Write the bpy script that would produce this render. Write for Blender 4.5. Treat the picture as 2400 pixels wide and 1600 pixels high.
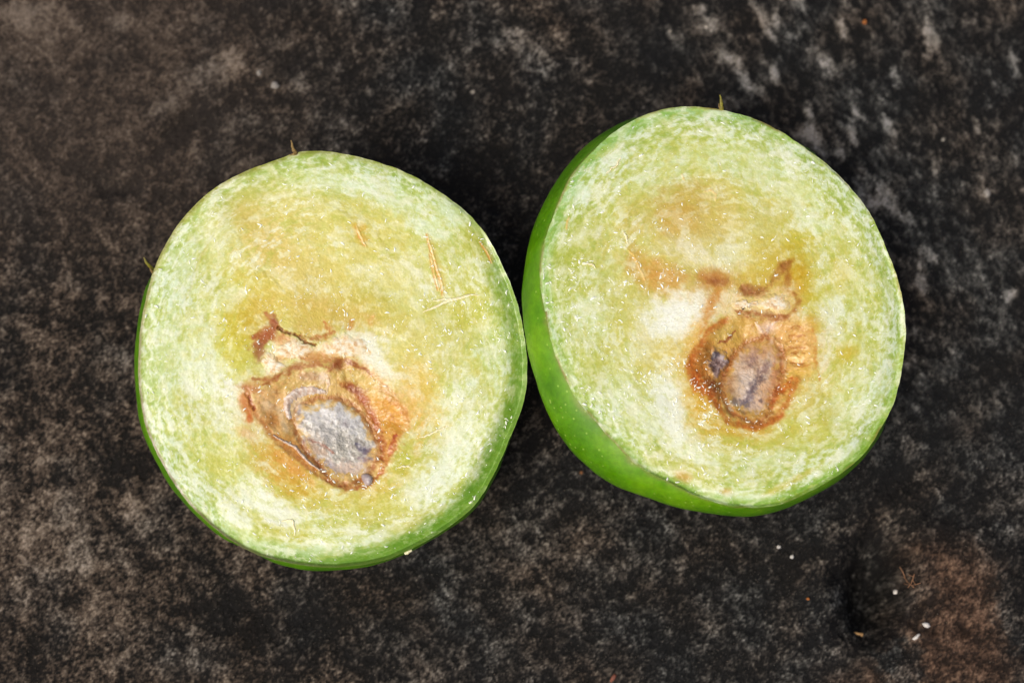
import bpy, math, random
import numpy as np
from mathutils import Vector

# ---------------------------------------------------------------- camera, light, exposure
S = 0.01                                   # all lengths below are centimetres
scene = bpy.context.scene
for o in list(bpy.data.objects): bpy.data.objects.remove(o)
COL = scene.collection

TILT = math.radians(12.0); DIST = 26.0; HALF_W = 6.65
TANH = HALF_W / DIST
F = np.array([0.0, math.sin(TILT), -math.cos(TILT)])
R_ = np.array([1.0, 0.0, 0.0])
U = np.cross(R_, F)
TARGET = np.array([0.0, 0.0, 2.2])
CAM = TARGET - F * DIST
cam = bpy.data.cameras.new('camera'); camo = bpy.data.objects.new('camera', cam); COL.objects.link(camo)
cam.sensor_width = 36.0; cam.lens = 18.0 / TANH
cam.clip_start = 0.005; cam.clip_end = 20.0
camo.location = Vector(CAM * S); camo.rotation_euler = (TILT, 0, 0)
cam.dof.use_dof = True; cam.dof.focus_distance = (DIST + 0.2) * S; cam.dof.aperture_fstop = 18.0
scene.camera = camo

SUN_EL, SUN_AZ = 60.0, 222.0                # azimuth clockwise from the picture's up direction
world = bpy.data.worlds.new('World'); scene.world = world; world.use_nodes = True
wn = world.node_tree.nodes; wn.clear()
sky = wn.new('ShaderNodeTexSky'); sky.sky_type = 'NISHITA'; sky.sun_disc = False
sky.sun_elevation = math.radians(SUN_EL); sky.sun_rotation = math.radians(SUN_AZ)
sky.dust_density = 6.0; sky.air_density = 0.85; sky.ozone_density = 0.0
bg = wn.new('ShaderNodeBackground'); bg.inputs['Strength'].default_value = 0.12
wo = wn.new('ShaderNodeOutputWorld')
world.node_tree.links.new(sky.outputs[0], bg.inputs[0]); world.node_tree.links.new(bg.outputs[0], wo.inputs[0])
sl = bpy.data.lights.new('sun', 'SUN'); sl.energy = 1.3; sl.angle = math.radians(26); sl.color = (1.0, 0.985, 0.95)
so = bpy.data.objects.new('sun', sl); COL.objects.link(so)
el, az = math.radians(SUN_EL), math.radians(SUN_AZ)
sd = Vector((math.cos(el) * math.sin(az), math.cos(el) * math.cos(az), math.sin(el)))
so.rotation_euler = sd.to_track_quat('Z', 'Y').to_euler(); so.location = sd * 2
vs = scene.view_settings
vs.view_transform = 'Standard'; vs.look = 'None'; vs.gamma = 1.0; vs.use_curve_mapping = False
vs.exposure = 0.24

# ---------------------------------------------------------------- helpers
def project(P):
    d = P - CAM
    z = d @ F
    return 1200 + (d @ R_) / z / TANH * 1200, 800 - (d @ U) / z / TANH * 1200

def unproject(px, py, c, n):
    """point where the sight line of a measured spot meets the plane (c, n)"""
    px = np.asarray(px, float); py = np.asarray(py, float)
    d = F + ((px - 1200) / 1200 * TANH)[..., None] * R_ - ((py - 800) / 1200 * TANH)[..., None] * U
    t = ((c - CAM) @ n) / (d @ n)
    return CAM + d * t[..., None]

_rs = np.random.RandomState(5)
_GA = _rs.rand(4096) * 2 * np.pi
_GX, _GY = np.cos(_GA), np.sin(_GA)
def noise(x, y, seed=0):
    x = np.asarray(x, float); y = np.asarray(y, float)
    xi = np.floor(x).astype(np.int64); yi = np.floor(y).astype(np.int64)
    fx = x - xi; fy = y - yi
    u = fx * fx * fx * (fx * (fx * 6 - 15) + 10); v = fy * fy * fy * (fy * (fy * 6 - 15) + 10)
    def g(i, j, dx, dy):
        h = (i * 374761393 + j * 668265263 + seed * 982451653) & 0x7fffffff
        h = ((h ^ (h >> 13)) * 1274126177) & 0x7fffffff
        h = (h ^ (h >> 16)) & 4095
        return _GX[h] * dx + _GY[h] * dy
    a = g(xi, yi, fx, fy); b = g(xi + 1, yi, fx - 1, fy)
    c = g(xi, yi + 1, fx, fy - 1); d = g(xi + 1, yi + 1, fx - 1, fy - 1)
    return (a + (b - a) * u + (c - a) * v + (a - b - c + d) * u * v) * 1.5
def fbm(x, y, o=4, seed=0, gain=0.5):
    s = 0.0; a = 1.0; t = 0.0
    for k in range(o):
        c_, s_ = math.cos(0.6 + 1.1 * k), math.sin(0.6 + 1.1 * k); f = 2 ** k
        s = s + a * noise((x * c_ - y * s_) * f + 17.3 * k, (x * s_ + y * c_) * f - 9.1 * k, seed + k); t += a; a *= gain
    return s / t * 1.35
def sstep(a, b, x):
    t = np.clip((x - a) / (b - a), 0, 1); return t * t * (3 - 2 * t)
def grade(c):
    l = c.mean(-1, keepdims=True); c = l + (c - l) * 1.03
    return np.clip(200 + (c - 200) * 1.12, 6, 248)
def lin(c):
    c = np.asarray(c, float) / 255.0
    return np.where(c <= 0.04045, c / 12.92, ((c + 0.055) / 1.055) ** 2.4)

class Paint:
    """own colour (as 0-255) and relief (cm) of a surface, sampled at measured spots"""
    def __init__(s, X, Y, base=(200, 200, 130)):
        s.X, s.Y = X, Y
        s.col = np.empty(X.shape + (3,)); s.col[:] = base
        s.h = np.zeros(X.shape); s.k = 0
    def mix(s, m, c, idx=None):
        c = np.asarray(c, float)
        if idx is None: s.col += (c - s.col) * m[..., None]
        else: s.col[idx] += (c - s.col[idx]) * m[..., None]
    def _box(s, x0, x1, y0, y1):
        return np.nonzero((s.X > x0) & (s.X < x1) & (s.Y > y0) & (s.Y < y1))
    def blob(s, x, y, rx, ry, rot=0, c=None, a=1.0, edge=0.45, nz=0.55, ns=22, h=0.0):
        s.k += 1
        m = max(rx, ry) * 2.2 + 10
        i = s._box(x - m, x + m, y - m, y + m)
        if len(i[0]) == 0: return
        X, Y = s.X[i], s.Y[i]; t = math.radians(rot)
        u = (X - x) * math.cos(t) + (Y - y) * math.sin(t); v = -(X - x) * math.sin(t) + (Y - y) * math.cos(t)
        d = np.sqrt((u / rx) ** 2 + (v / ry) ** 2) + nz * fbm(X / ns, Y / ns, 4, 300 + s.k, 0.6)
        w = 1 - sstep(1 - edge, 1 + edge, d)
        if c is not None: s.mix(w * a, c, i)
        if h: s.h[i] += h * w
    def stroke(s, pts, w, c=None, a=1.0, soft=0.9, wob=5.0, ns=14, h=0.0, taper=True):
        s.k += 1
        P = np.array(pts, float); m = w * 2 + wob * 2 + 6
        i = s._box(P[:, 0].min() - m, P[:, 0].max() + m, P[:, 1].min() - m, P[:, 1].max() + m)
        if len(i[0]) == 0: return
        X, Y = s.X[i], s.Y[i]
        X2 = X + wob * fbm(X / ns, Y / ns, 3, 500 + s.k); Y2 = Y + wob * fbm(X / ns, Y / ns, 3, 700 + s.k)
        best = np.full(X.shape, 1e9); n = len(P) - 1
        for q in range(n):
            ax, ay = P[q]; bx, by = P[q + 1]; dx, dy = bx - ax, by - ay
            t = np.clip(((X2 - ax) * dx + (Y2 - ay) * dy) / (dx * dx + dy * dy + 1e-9), 0, 1)
            d = np.hypot(X2 - ax - t * dx, Y2 - ay - t * dy)
            if taper:
                g = (q + t) / n; d = d / (0.35 + 0.65 * np.sqrt(np.clip(4 * g * (1 - g), 0, 1)) + 1e-3)
            best = np.minimum(best, d)
        ww = 1 - sstep(w * (1 - soft), w * (1 + soft * 0.5), best)
        ww = ww * (0.5 + 0.6 * np.clip(fbm(X / 14, Y / 14, 4, 60 + s.k, .6) * 1.4 + 0.6, 0, 1))
        ww = np.clip(ww, 0, 1)
        if c is not None: s.mix(ww * a, c, i)
        if h: s.h[i] += 0.3 * h * ww
    def poly(s, pts, c=None, a=1.0, edge=8, nz=8, ns=14, h=0.0, hedge=None):
        s.k += 1
        P = np.array(pts, float); m = edge + nz + 8
        i = s._box(P[:, 0].min() - m, P[:, 0].max() + m, P[:, 1].min() - m, P[:, 1].max() + m)
        if len(i[0]) == 0: return
        X, Y = s.X[i], s.Y[i]
        d = poly_sd(X, Y, P) + nz * fbm(X / ns, Y / ns, 4, 900 + s.k, 0.6)
        w = 1 - sstep(-edge, edge, d)
        if c is not None: s.mix(w * a, c, i)
        if h:
            e = hedge or edge
            d2 = poly_sd(X, Y, P) + 0.35 * e * fbm(X / 45, Y / 45, 3, 40 + s.k)
            s.h[i] += h * (1 - sstep(-2 * e, 0.3 * e, d2))

def poly_sd(X, Y, P):
    best = np.full(X.shape, 1e9); ins = np.zeros(X.shape, bool); n = len(P)
    for q in range(n):
        ax, ay = P[q]; bx, by = P[(q + 1) % n]; dx, dy = bx - ax, by - ay
        t = np.clip(((X - ax) * dx + (Y - ay) * dy) / (dx * dx + dy * dy + 1e-9), 0, 1)
        best = np.minimum(best, np.hypot(X - ax - t * dx, Y - ay - t * dy))
        if abs(dy) > 1e-9:
            cr = ((ay > Y) != (by > Y)) & (X < dx * (Y - ay) / dy + ax); ins ^= cr
    return np.where(ins, -best, best)

def grid_mesh(name, V, wrap, col=None, mat=None, parent=None, base=None, cap=None, far=None):
    """V: (rows, cols, 3) cm. wrap closes the columns; cap: 'first' fans row 0 into one vertex"""
    rows, cols = V.shape[:2]
    idx = np.arange(rows * cols).reshape(rows, cols)
    a = idx[:-1]; b = idx[1:]
    if wrap:
        q = np.stack([a, np.roll(a, -1, 1), np.roll(b, -1, 1), b], -1).reshape(-1, 4)
    else:
        q = np.stack([a[:, :-1], a[:, 1:], b[:, 1:], b[:, :-1]], -1).reshape(-1, 4)
    verts = V.reshape(-1, 3).copy()
    if base is not None: verts = verts - base
    me = bpy.data.meshes.new(name)
    me.vertices.add(len(verts)); me.vertices.foreach_set('co', (verts * S).astype(np.float32).ravel())
    me.loops.add(q.size); me.loops.foreach_set('vertex_index', q.astype(np.int32).ravel())
    me.polygons.add(len(q)); me.polygons.foreach_set('loop_start', (np.arange(len(q)) * 4).astype(np.int32))
    try: me.polygons.foreach_set('loop_total', np.full(len(q), 4, np.int32))
    except Exception: pass
    me.update(calc_edges=True); me.validate()
    me.polygons.foreach_set('use_smooth', np.ones(len(me.polygons), bool))
    if col is not None:
        at = me.color_attributes.new('tone', 'FLOAT_COLOR', 'POINT')
        rgba = np.ones((len(verts), 4), np.float32); rgba[:, :3] = col.reshape(-1, 3)
        if far is not None: rgba[:, 3] = 1 - far.reshape(-1)
        at.data.foreach_set('color', rgba.ravel())
    return link(name, me, mat, parent)

def link(name, me, mat=None, parent=None):
    o = bpy.data.objects.new(name, me); COL.objects.link(o)
    if mat: me.materials.append(mat)
    if parent is not None: o.parent = parent
    return o

def mesh_from(name, verts, faces, mat, parent=None, base=None, smooth=True):
    v = np.array(verts, float)
    if base is not None: v = v - base
    me = bpy.data.meshes.new(name); me.from_pydata((v * S).tolist(), [], faces); me.update()
    if smooth: me.polygons.foreach_set('use_smooth', np.ones(len(me.polygons), bool))
    return link(name, me, mat, parent)

def tag(o, label=None, cat=None, group=None, kind=None):
    if label: o['label'] = label
    if cat: o['category'] = cat
    if group: o['group'] = group
    if kind: o['kind'] = kind
    return o

# ---------------------------------------------------------------- materials
def new_mat(name):
    m = bpy.data.materials.new(name); m.use_nodes = True
    nt = m.node_tree; nt.nodes.clear()
    out = nt.nodes.new('ShaderNodeOutputMaterial'); p = nt.nodes.new('ShaderNodeBsdfPrincipled')
    nt.links.new(p.outputs[0], out.inputs[0])
    tc = nt.nodes.new('ShaderNodeTexCoord'); mp = nt.nodes.new('ShaderNodeMapping')
    mp.inputs['Scale'].default_value = (100, 100, 100)
    nt.links.new(tc.outputs['Object'], mp.inputs[0])
    return m, nt, p, mp.outputs[0]
def nnoise(nt, vec, scale, detail=4, rough=0.55, dist=0.0):
    n = nt.nodes.new('ShaderNodeTexNoise'); n.inputs['Scale'].default_value = scale
    n.inputs['Detail'].default_value = detail; n.inputs['Roughness'].default_value = rough
    n.inputs['Distortion'].default_value = dist
    nt.links.new(vec, n.inputs['Vector']); return n.outputs['Fac']
def ramp(nt, fac, stops):
    r = nt.nodes.new('ShaderNodeValToRGB'); e = r.color_ramp.elements
    while len(e) < len(stops): e.new(0.5)
    for k, (p, c) in enumerate(stops):
        e[k].position = p; e[k].color = (c, c, c, 1) if not hasattr(c, '__len__') else (*c, 1)
    nt.links.new(fac, r.inputs[0]); return r.outputs[0]
def mixc(nt, mode, fac, a, b):
    n = nt.nodes.new('ShaderNodeMix'); n.data_type = 'RGBA'; n.blend_type = mode
    for sock, v in ((n.inputs[0], fac), (n.inputs[6], a), (n.inputs[7], b)):
        if isinstance(v, bpy.types.NodeSocket): nt.links.new(v, sock)
        elif hasattr(v, '__len__'): sock.default_value = (*v, 1)
        else: sock.default_value = v
    return n.outputs[2]
def bump(nt, p, height, strength, dist):
    b = nt.nodes.new('ShaderNodeBump'); b.inputs['Strength'].default_value = strength
    b.inputs['Distance'].default_value = dist * S
    nt.links.new(height, b.inputs['Height']); nt.links.new(b.outputs[0], p.inputs['Normal'])

def tone_mat(name, rough=(0.3, 0.6), grain=(0.88, 1.1), gs=55, bs=0.5, coat=0.0, sss=0.0, spec=0.5, bd=0.01, tint=None):
    m, nt, p, vec = new_mat(name)
    at = nt.nodes.new('ShaderNodeAttribute'); at.attribute_name = 'tone'
    n1 = nnoise(nt, vec, gs, 5, 0.6)
    g = ramp(nt, n1, [(0.3, grain[0]), (0.7, grain[1])])
    c = mixc(nt, 'MULTIPLY', 1.0, at.outputs['Color'], g)
    nt.links.new(c, p.inputs['Base Color'])
    n2 = nnoise(nt, vec, gs * 0.4, 3, 0.5)
    nt.links.new(ramp(nt, n2, [(0.35, rough[0]), (0.65, rough[1])]), p.inputs['Roughness'])
    n3 = nnoise(nt, vec, gs * 0.7, 4, 0.65)
    bump(nt, p, n3, bs, bd)
    p.inputs['Specular IOR Level'].default_value = spec
    p.inputs['Coat Weight'].default_value = coat; p.inputs['Coat Roughness'].default_value = 0.18
    if sss:
        p.inputs['Subsurface Weight'].default_value = sss
        p.inputs['Subsurface Radius'].default_value = (1.0, 0.9, 0.4); p.inputs['Subsurface Scale'].default_value = 0.06 * S
    return m

def plain_mat(name, c, c2=None, rough=0.5, gs=30, bs=0.3, spec=0.5, trans=0.0, coat=0.0):
    m, nt, p, vec = new_mat(name)
    n1 = nnoise(nt, vec, gs, 4, 0.6)
    a = tuple(lin(c)); b = tuple(lin(c2 if c2 is not None else [x * 0.75 for x in c]))
    nt.links.new(ramp(nt, n1, [(0.35, b), (0.65, a)]), p.inputs['Base Color'])
    p.inputs['Roughness'].default_value = rough; p.inputs['Specular IOR Level'].default_value = spec
    p.inputs['Coat Weight'].default_value = coat
    bump(nt, p, n1, bs, 0.01)
    return m

M_FLESH = tone_mat('cut_flesh', rough=(0.3, 0.6), grain=(0.93, 1.07), gs=60, bs=0.1, coat=0.2, sss=0.0, bd=0.006)
M_SEED = tone_mat('seed', rough=(0.35, 0.7), grain=(0.9, 1.08), gs=60, bs=0.3, bd=0.008, coat=0.35)
M_MEMBRANE = tone_mat('membrane', rough=(0.35, 0.7), grain=(0.93, 1.06), gs=60, bs=0.25, bd=0.008)
M_GLINT = plain_mat('glint_fleck', (244, 246, 236), (230, 234, 212), rough=0.14, gs=80, bs=0.1, spec=0.8, coat=0.6)  # near-white colour of the modelled wet glints
M_STRAND_TAN = plain_mat('strand_tan', (224, 194, 118), (206, 164, 84), rough=0.35, gs=40)
M_STRAND_PALE = plain_mat('strand_pale', (244, 240, 208), (222, 208, 140), rough=0.3, gs=40)
M_BRISTLE = plain_mat('bristle', (150, 122, 62), (92, 70, 34), rough=0.6, gs=40)
M_BRISTLE_G = plain_mat('bristle_olive', (128, 124, 24), (96, 84, 20), rough=0.5, gs=40)

def skin_material():
    m, nt, p, vec = new_mat('green_skin')
    n1 = nnoise(nt, vec, 1.4, 4, 0.55)
    c = ramp(nt, n1, [(0.3, tuple(lin((62, 110, 2)))), (0.5, tuple(lin((80, 130, 3)))), (0.72, tuple(lin((106, 150, 16))))])
    n2 = nnoise(nt, vec, 14, 5, 0.6)
    c = mixc(nt, 'MULTIPLY', 1.0, c, ramp(nt, n2, [(0.3, 0.82), (0.7, 1.12)]))
    v = nt.nodes.new('ShaderNodeTexVoronoi'); v.inputs['Scale'].default_value = 9.0; v.inputs['Randomness'].default_value = 1.0
    nt.links.new(vec, v.inputs['Vector'])
    dots = ramp(nt, v.outputs['Distance'], [(0.05, 0.5), (0.17, 0.0)])
    c = mixc(nt, 'MIX', dots, c, tuple(lin((176, 206, 96))))
    n3 = nnoise(nt, vec, 3.0, 6, 0.75)
    br = ramp(nt, n3, [(0.66, 0.0), (0.76, 0.6)])
    c = mixc(nt, 'MIX', br, c, tuple(lin((92, 84, 30))))
    at = nt.nodes.new('ShaderNodeAttribute'); at.attribute_name = 'tone'
    sep = nt.nodes.new('ShaderNodeSeparateColor'); nt.links.new(at.outputs['Color'], sep.inputs[0])
    c = mixc(nt, 'MIX', sep.outputs[0], c, tuple(lin((128, 112, 66))))
    c = mixc(nt, 'MIX', sep.outputs[1], c, tuple(lin((160, 196, 84))))
    nt.links.new(c, p.inputs['Base Color'])
    nt.links.new(ramp(nt, nnoise(nt, vec, 5, 5, 0.7), [(0.35, 0.28), (0.65, 0.6)]), p.inputs['Roughness'])
    p.inputs['Specular IOR Level'].default_value = 0.28
    p.inputs['Subsurface Weight'].default_value = 0.15
    p.inputs['Subsurface Radius'].default_value = (0.4, 1.0, 0.15); p.inputs['Subsurface Scale'].default_value = 0.08 * S
    bump(nt, p, n2, 0.18, 0.02)
    return m
M_SKIN = skin_material()

def ground_material():
    m, nt, p, vec = new_mat('weathered_stone')
    at = nt.nodes.new('ShaderNodeAttribute'); at.attribute_name = 'tone'
    n1 = nnoise(nt, vec, 26, 6, 0.7, 0.3)
    far = ramp(nt, nnoise(nt, vec, 3.2, 8, 0.72), [(0.4, tuple(lin((19, 19, 18)))), (0.52, tuple(lin((40, 38, 35)))), (0.62, tuple(lin((78, 72, 65)))), (0.74, tuple(lin((116, 108, 98))))])
    near = mixc(nt, 'MIX', at.outputs['Alpha'], far, at.outputs['Color'])
    c = mixc(nt, 'MULTIPLY', 1.0, near, ramp(nt, n1, [(0.36, 0.62), (0.5, 0.95), (0.64, 1.35)]))
    n2 = nnoise(nt, vec, 46, 3, 0.5)
    sp = ramp(nt, n2, [(0.66, 0.0), (0.74, 0.5)])
    c = mixc(nt, 'MIX', sp, c, tuple(lin((122, 110, 96))))
    n4 = nnoise(nt, vec, 60, 2, 0.5)
    sp2 = ramp(nt, n4, [(0.74, 0.0), (0.79, 0.7)])
    c = mixc(nt, 'MIX', sp2, c, tuple(lin((190, 180, 160))))
    nt.links.new(c, p.inputs['Base Color'])
    p.inputs['Roughness'].default_value = 0.85; p.inputs['Specular IOR Level'].default_value = 0.1
    n3 = nnoise(nt, vec, 22, 6, 0.7)
    bump(nt, p, n3, 0.7, 0.03)
    return m
M_GROUND = ground_material()

# ---------------------------------------------------------------- ground: dark weathered stone
def ground_fields(X, Y):
    P = Paint(X, Y)
    B = P.blob
    # paler or blacker stone, region by region; kept in P.h for the moment
    P.h += 0.13 * fbm(X / 330, Y / 330, 3, 1) - 0.07
    P.h += 0.13 * np.exp(-(((X - 120) / 420) ** 2 + ((Y - 1300) / 330) ** 2)) + 0.08 * np.exp(-(((X - 100) / 500) ** 2 + ((Y - 150) / 400) ** 2))
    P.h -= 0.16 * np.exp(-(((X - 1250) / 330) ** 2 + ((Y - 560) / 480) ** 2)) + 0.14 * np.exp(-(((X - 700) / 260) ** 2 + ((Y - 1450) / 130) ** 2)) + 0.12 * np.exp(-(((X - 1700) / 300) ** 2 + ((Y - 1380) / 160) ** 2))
    for b in [(60, 45, 100, 50, 0), (40, 30, 30, 30, 0), (280, 48, 34, 18, 10), (440, 205, 120, 20, -38), (545, 140, 50, 28, -30), (365, 258, 22, 9, -40),
              (540, 180, 30, 14, -50), (705, 205, 34, 20, 0), (645, 203, 13, 11, 0), (608, 172, 9, 9, 0),
              (1205, 75, 28, 9, 0), (1240, 125, 60, 26, 40), (1160, 100, 30, 20, 0)]:
        B(*b[:5], None, 1, 0.7, 0.7, 22, h=0.46)
    for b in [(350, 1165, 60, 40, -10), (300, 1190, 40, 30, 0), (120, 1200, 90, 70, 0), (60, 1330, 70, 60, 0), (160, 1290, 60, 40, 0), (230, 1480, 90, 60, 0), (380, 1570, 60, 40, 0),
              (480, 1560, 50, 40, 30), (40, 1250, 40, 30, 0), (330, 1230, 60, 30, 0), (150, 1060, 60, 60, 0), (540, 1500, 36, 24, 0), (700, 1500, 60, 30, 0),
              (60, 1060, 50, 40, 0), (420, 1290, 50, 30, 0), (30, 1420, 40, 50, 0), (1330, 1300, 60, 30, 0), (1480, 1340, 70, 30, 0), (1280, 1180, 40, 26, 0), (1720, 1420, 60, 40, 0), (1600, 1310, 40, 24, 0)]:
        B(*b[:5], None, 1, 0.8, 0.9, 30, h=0.14)
    r = random.Random(3)
    for x, y, l, w, rot in [(1663, 62, 24, 20, 0), (1640, 25, 12, 18, 60), (1780, 25, 42, 11, 52), (1800, 72, 34, 10, 55), (1818, 45, 26, 9, 85), (1870, 10, 24, 12, 40), (1700, 140, 34, 16, 35), (1735, 160, 30, 14, 60), (1750, 200, 26, 12, 60),
                            (1780, 215, 20, 8, 70), (1860, 85, 16, 10, 0), (1930, 140, 40, 16, 60), (1815, 180, 22, 10, 70), (1975, 70, 26, 12, 70), (2180, 85, 46, 18, 75), (1900, 290, 46, 12, 78), (1885, 315, 24, 20, 0), (1925, 345, 30, 12, 55),
                            (2005, 262, 22, 9, 80), (1995, 305, 16, 12, 60), (2005, 330, 14, 10, 50), (2085, 300, 20, 10, 60), (2030, 445, 40, 26, 65), (2080, 465, 44, 16, 62), (2050, 480, 20, 14, 60), (2130, 515, 18, 12, 40), (2190, 400, 18, 6, 80), (2180, 600, 30, 10, 60),
                            (2310, 455, 14, 14, 0), (2370, 690, 12, 20, 60), (2160, 660, 30, 12, 80), (1970, 360, 16, 24, 0), (2290, 300, 22, 9, 70), (2100, 180, 30, 10, 70), (2380, 160, 26, 10, 70)]:
        B(x, y, l, w, rot, None, 1, 0.7, 0.6, 14, h=0.6)
    for q in range(330):
        l = r.uniform(6, 22); B(r.uniform(1350, 2420), r.uniform(-20, 1000), l, l * r.uniform(0.25, 0.5), r.uniform(45, 80), None, 1, 0.5, 0.4, 12, h=r.choice([0.12, 0.22, 0.3, -0.25]))
    for q in range(200):
        l = r.uniform(5, 18); B(r.uniform(-20, 2420), r.uniform(-20, 1620), l, l * r.uniform(0.4, 0.9), r.uniform(0, 180), None, 1, 0.5, 0.6, 10, h=r.choice([0.2, 0.3, -0.3]))
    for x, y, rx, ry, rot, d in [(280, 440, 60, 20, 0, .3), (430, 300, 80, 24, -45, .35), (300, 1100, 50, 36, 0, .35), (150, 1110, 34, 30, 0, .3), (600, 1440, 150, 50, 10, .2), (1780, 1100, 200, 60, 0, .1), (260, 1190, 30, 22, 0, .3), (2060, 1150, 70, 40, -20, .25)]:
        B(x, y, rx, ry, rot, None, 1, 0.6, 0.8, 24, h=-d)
    for x, y, rx, ry, rot in [(345, 1165, 60, 26, -20), (300, 1195, 36, 22, 0), (130, 1185, 60, 50, 20), (180, 1330, 50, 26, -30)]: B(x, y, rx, ry, rot, None, 1, 0.6, 0.8, 22, h=0.22)
    bias = P.h.copy(); P.h[:] = 0
    # the grain itself: long flakes to the right, round crumbs to the left
    ca, sa = math.cos(math.radians(62)), math.sin(math.radians(62))
    u = X * ca + Y * sa; v = -X * sa + Y * ca
    w = sstep(1250, 1800, X) * sstep(1150, 850, Y)
    f3 = fbm(X / 44, Y / 44, 5, 59, 0.62) * (1 - w) + fbm(u / 54, v / 34, 5, 60, 0.62) * w
    f1 = fbm(X / 15, Y / 15, 4, 56, 0.62) * (1 - w) + fbm(u / 20, v / 13, 4, 57, 0.62) * w
    f2 = fbm(X / 7, Y / 7, 2, 58, 0.6) * (1 - 0.6 * w)
    n1 = fbm(X / 105, Y / 105, 4, 11, 0.6)
    g = 0.28 * n1 + 0.50 * f3 + 0.48 * f1 + 0.44 * f2 + bias
    brown = np.clip(0.5 + 0.8 * fbm(X / 160, Y / 160, 3, 33) + 0.7 * sstep(1000, 200, X) - 0.25 * sstep(1300, 1900, X), 0, 1.2)
    br = np.zeros(X.shape)
    Pb = Paint(X, Y); Pb.poly([(2060, 1230), (2180, 1190), (2300, 1230), (2420, 1330), (2450, 1700), (1880, 1700), (1900, 1560), (2020, 1500), (2090, 1400)], None, h=1.0, edge=40, hedge=70)
    Pb.blob(2400, 1420, 70, 90, 0, None, h=-0.7); Pb.blob(2110, 1560, 50, 60, 0, None, h=-0.7)
    crn = np.clip(Pb.h, 0, 1); brown = np.maximum(brown, crn * 1.4)
    k = np.clip(brown, 0, 1.3)[..., None]
    def c(a, b): return np.asarray(a, float) * (1 - k) + np.asarray(b, float) * k
    P.col[:] = c((21, 21, 21), (23, 21, 19)); g = g + crn * 0.08
    P.col += (c((43, 43, 41), (54, 47, 40)) - P.col) * sstep(-0.14, 0.02, g)[..., None]
    P.col += (c((70, 69, 65), (80, 70, 60)) - P.col) * (sstep(0.08, 0.22, g) * 0.9)[..., None]
    P.col += (c((110, 108, 102), (114, 103, 90)) - P.col) * (sstep(0.28, 0.44, g) * 0.9)[..., None]
    P.col += (c((152, 148, 142), (148, 136, 122)) - P.col) * (sstep(0.5, 0.8, g) * 0.8)[..., None]
    P.mix(0.45 * sstep(1000, 300, X) * sstep(800, 350, Y), (66, 56, 48)); P.mix(0.05 * np.ones(X.shape), (44, 43, 40)); P.mix(crn * 0.22, (86, 69, 57))
    P.col *= 1 + crn[..., None] * np.array([0.02, -0.07, -0.12])
    for q in range(9):
        B(r.uniform(0, 2400), r.uniform(0, 1600), r.uniform(3, 5), r.uniform(3, 5), 0, r.choice([(186, 178, 162), (150, 96, 56), (176, 166, 150)]), 0.8, 0.5, 0.3, 8)
    # relief
    P.h += 0.05 * fbm(X / 300, Y / 300, 3, 71) + 0.022 * n1 + 0.03 * f3 + 0.016 * f1 + 0.006 * f2
    P.poly([(2070, 1250), (2160, 1200), (2420, 1230), (2500, 1700), (1960, 1700), (2010, 1530), (2085, 1480)], None, h=0.16, edge=30, nz=20, ns=40, hedge=50)
    for x, y, rx, ry, rot, d in [(2045, 1355, 60, 112, 12, 0.75), (2062, 1385, 40, 80, 10, 0.5), (1958, 1335, 20, 18, 0, 0.08), (2145, 1430, 12, 36, 15, 0.10), (2185, 1478, 16, 12, 0, 0.08), (2255, 1480, 24, 12, -50, 0.08),
                              (2240, 1370, 14, 26, 25, 0.06), (2100, 1130, 60, 30, -30, 0.10), (275, 440, 50, 18, 0, 0.08), (420, 290, 60, 20, -45, 0.10), (2215, 195, 20, 24, 0, 0.08), (650, 1450, 150, 50, 10, 0.08)]:
        B(x, y, rx, ry, rot, None, 1, 0.85, 0.14, 50, h=-d)
    return P

def axis(lo, hi, n, far, m):
    a = np.linspace(lo, hi, n); st = (hi - lo) / (n - 1)
    t = np.linspace(0, 1, m + 1)[1:]
    ext = st * m * t + (far - st * m) * t ** 3
    return np.concatenate([lo - ext[::-1], a, hi + ext])
gx = axis(-7.8, 7.8, 800, 30, 22); gy = axis(-4.6, 5.9, 540, 30, 22)
GX, GY = np.meshgrid(gx, gy)
gp = np.stack([GX, GY, np.zeros_like(GX)], -1)
flat_px = (1200 + GX / HALF_W * 1200 * DIST / (DIST + 2.2), 800 - GY / HALF_W * 1200 * DIST / (DIST + 2.2))
PX, PY = project(gp)
inside = (np.abs(GX) < 12) & (np.abs(GY) < 12)
PX = np.where(inside, PX, flat_px[0]); PY = np.where(inside, PY, flat_px[1])
G = ground_fields(PX, PY)
edge = np.maximum(sstep(7.6, 7.8, np.abs(GX)), sstep(5.05, 5.25, np.abs(GY - 0.65)))
gp[..., 2] = G.h * (1 - edge)
ground = grid_mesh('ground', gp, False, lin(G.col) * 0.98, M_GROUND, far=edge)
tag(ground, kind='structure', label='dark weathered stone slab mottled black, brown and grey')
def ground_z(x, y):
    i = np.clip(np.searchsorted(gx, x), 0, len(gx) - 1); j = np.clip(np.searchsorted(gy, y), 0, len(gy) - 1)
    return G.h[j, i]

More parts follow.
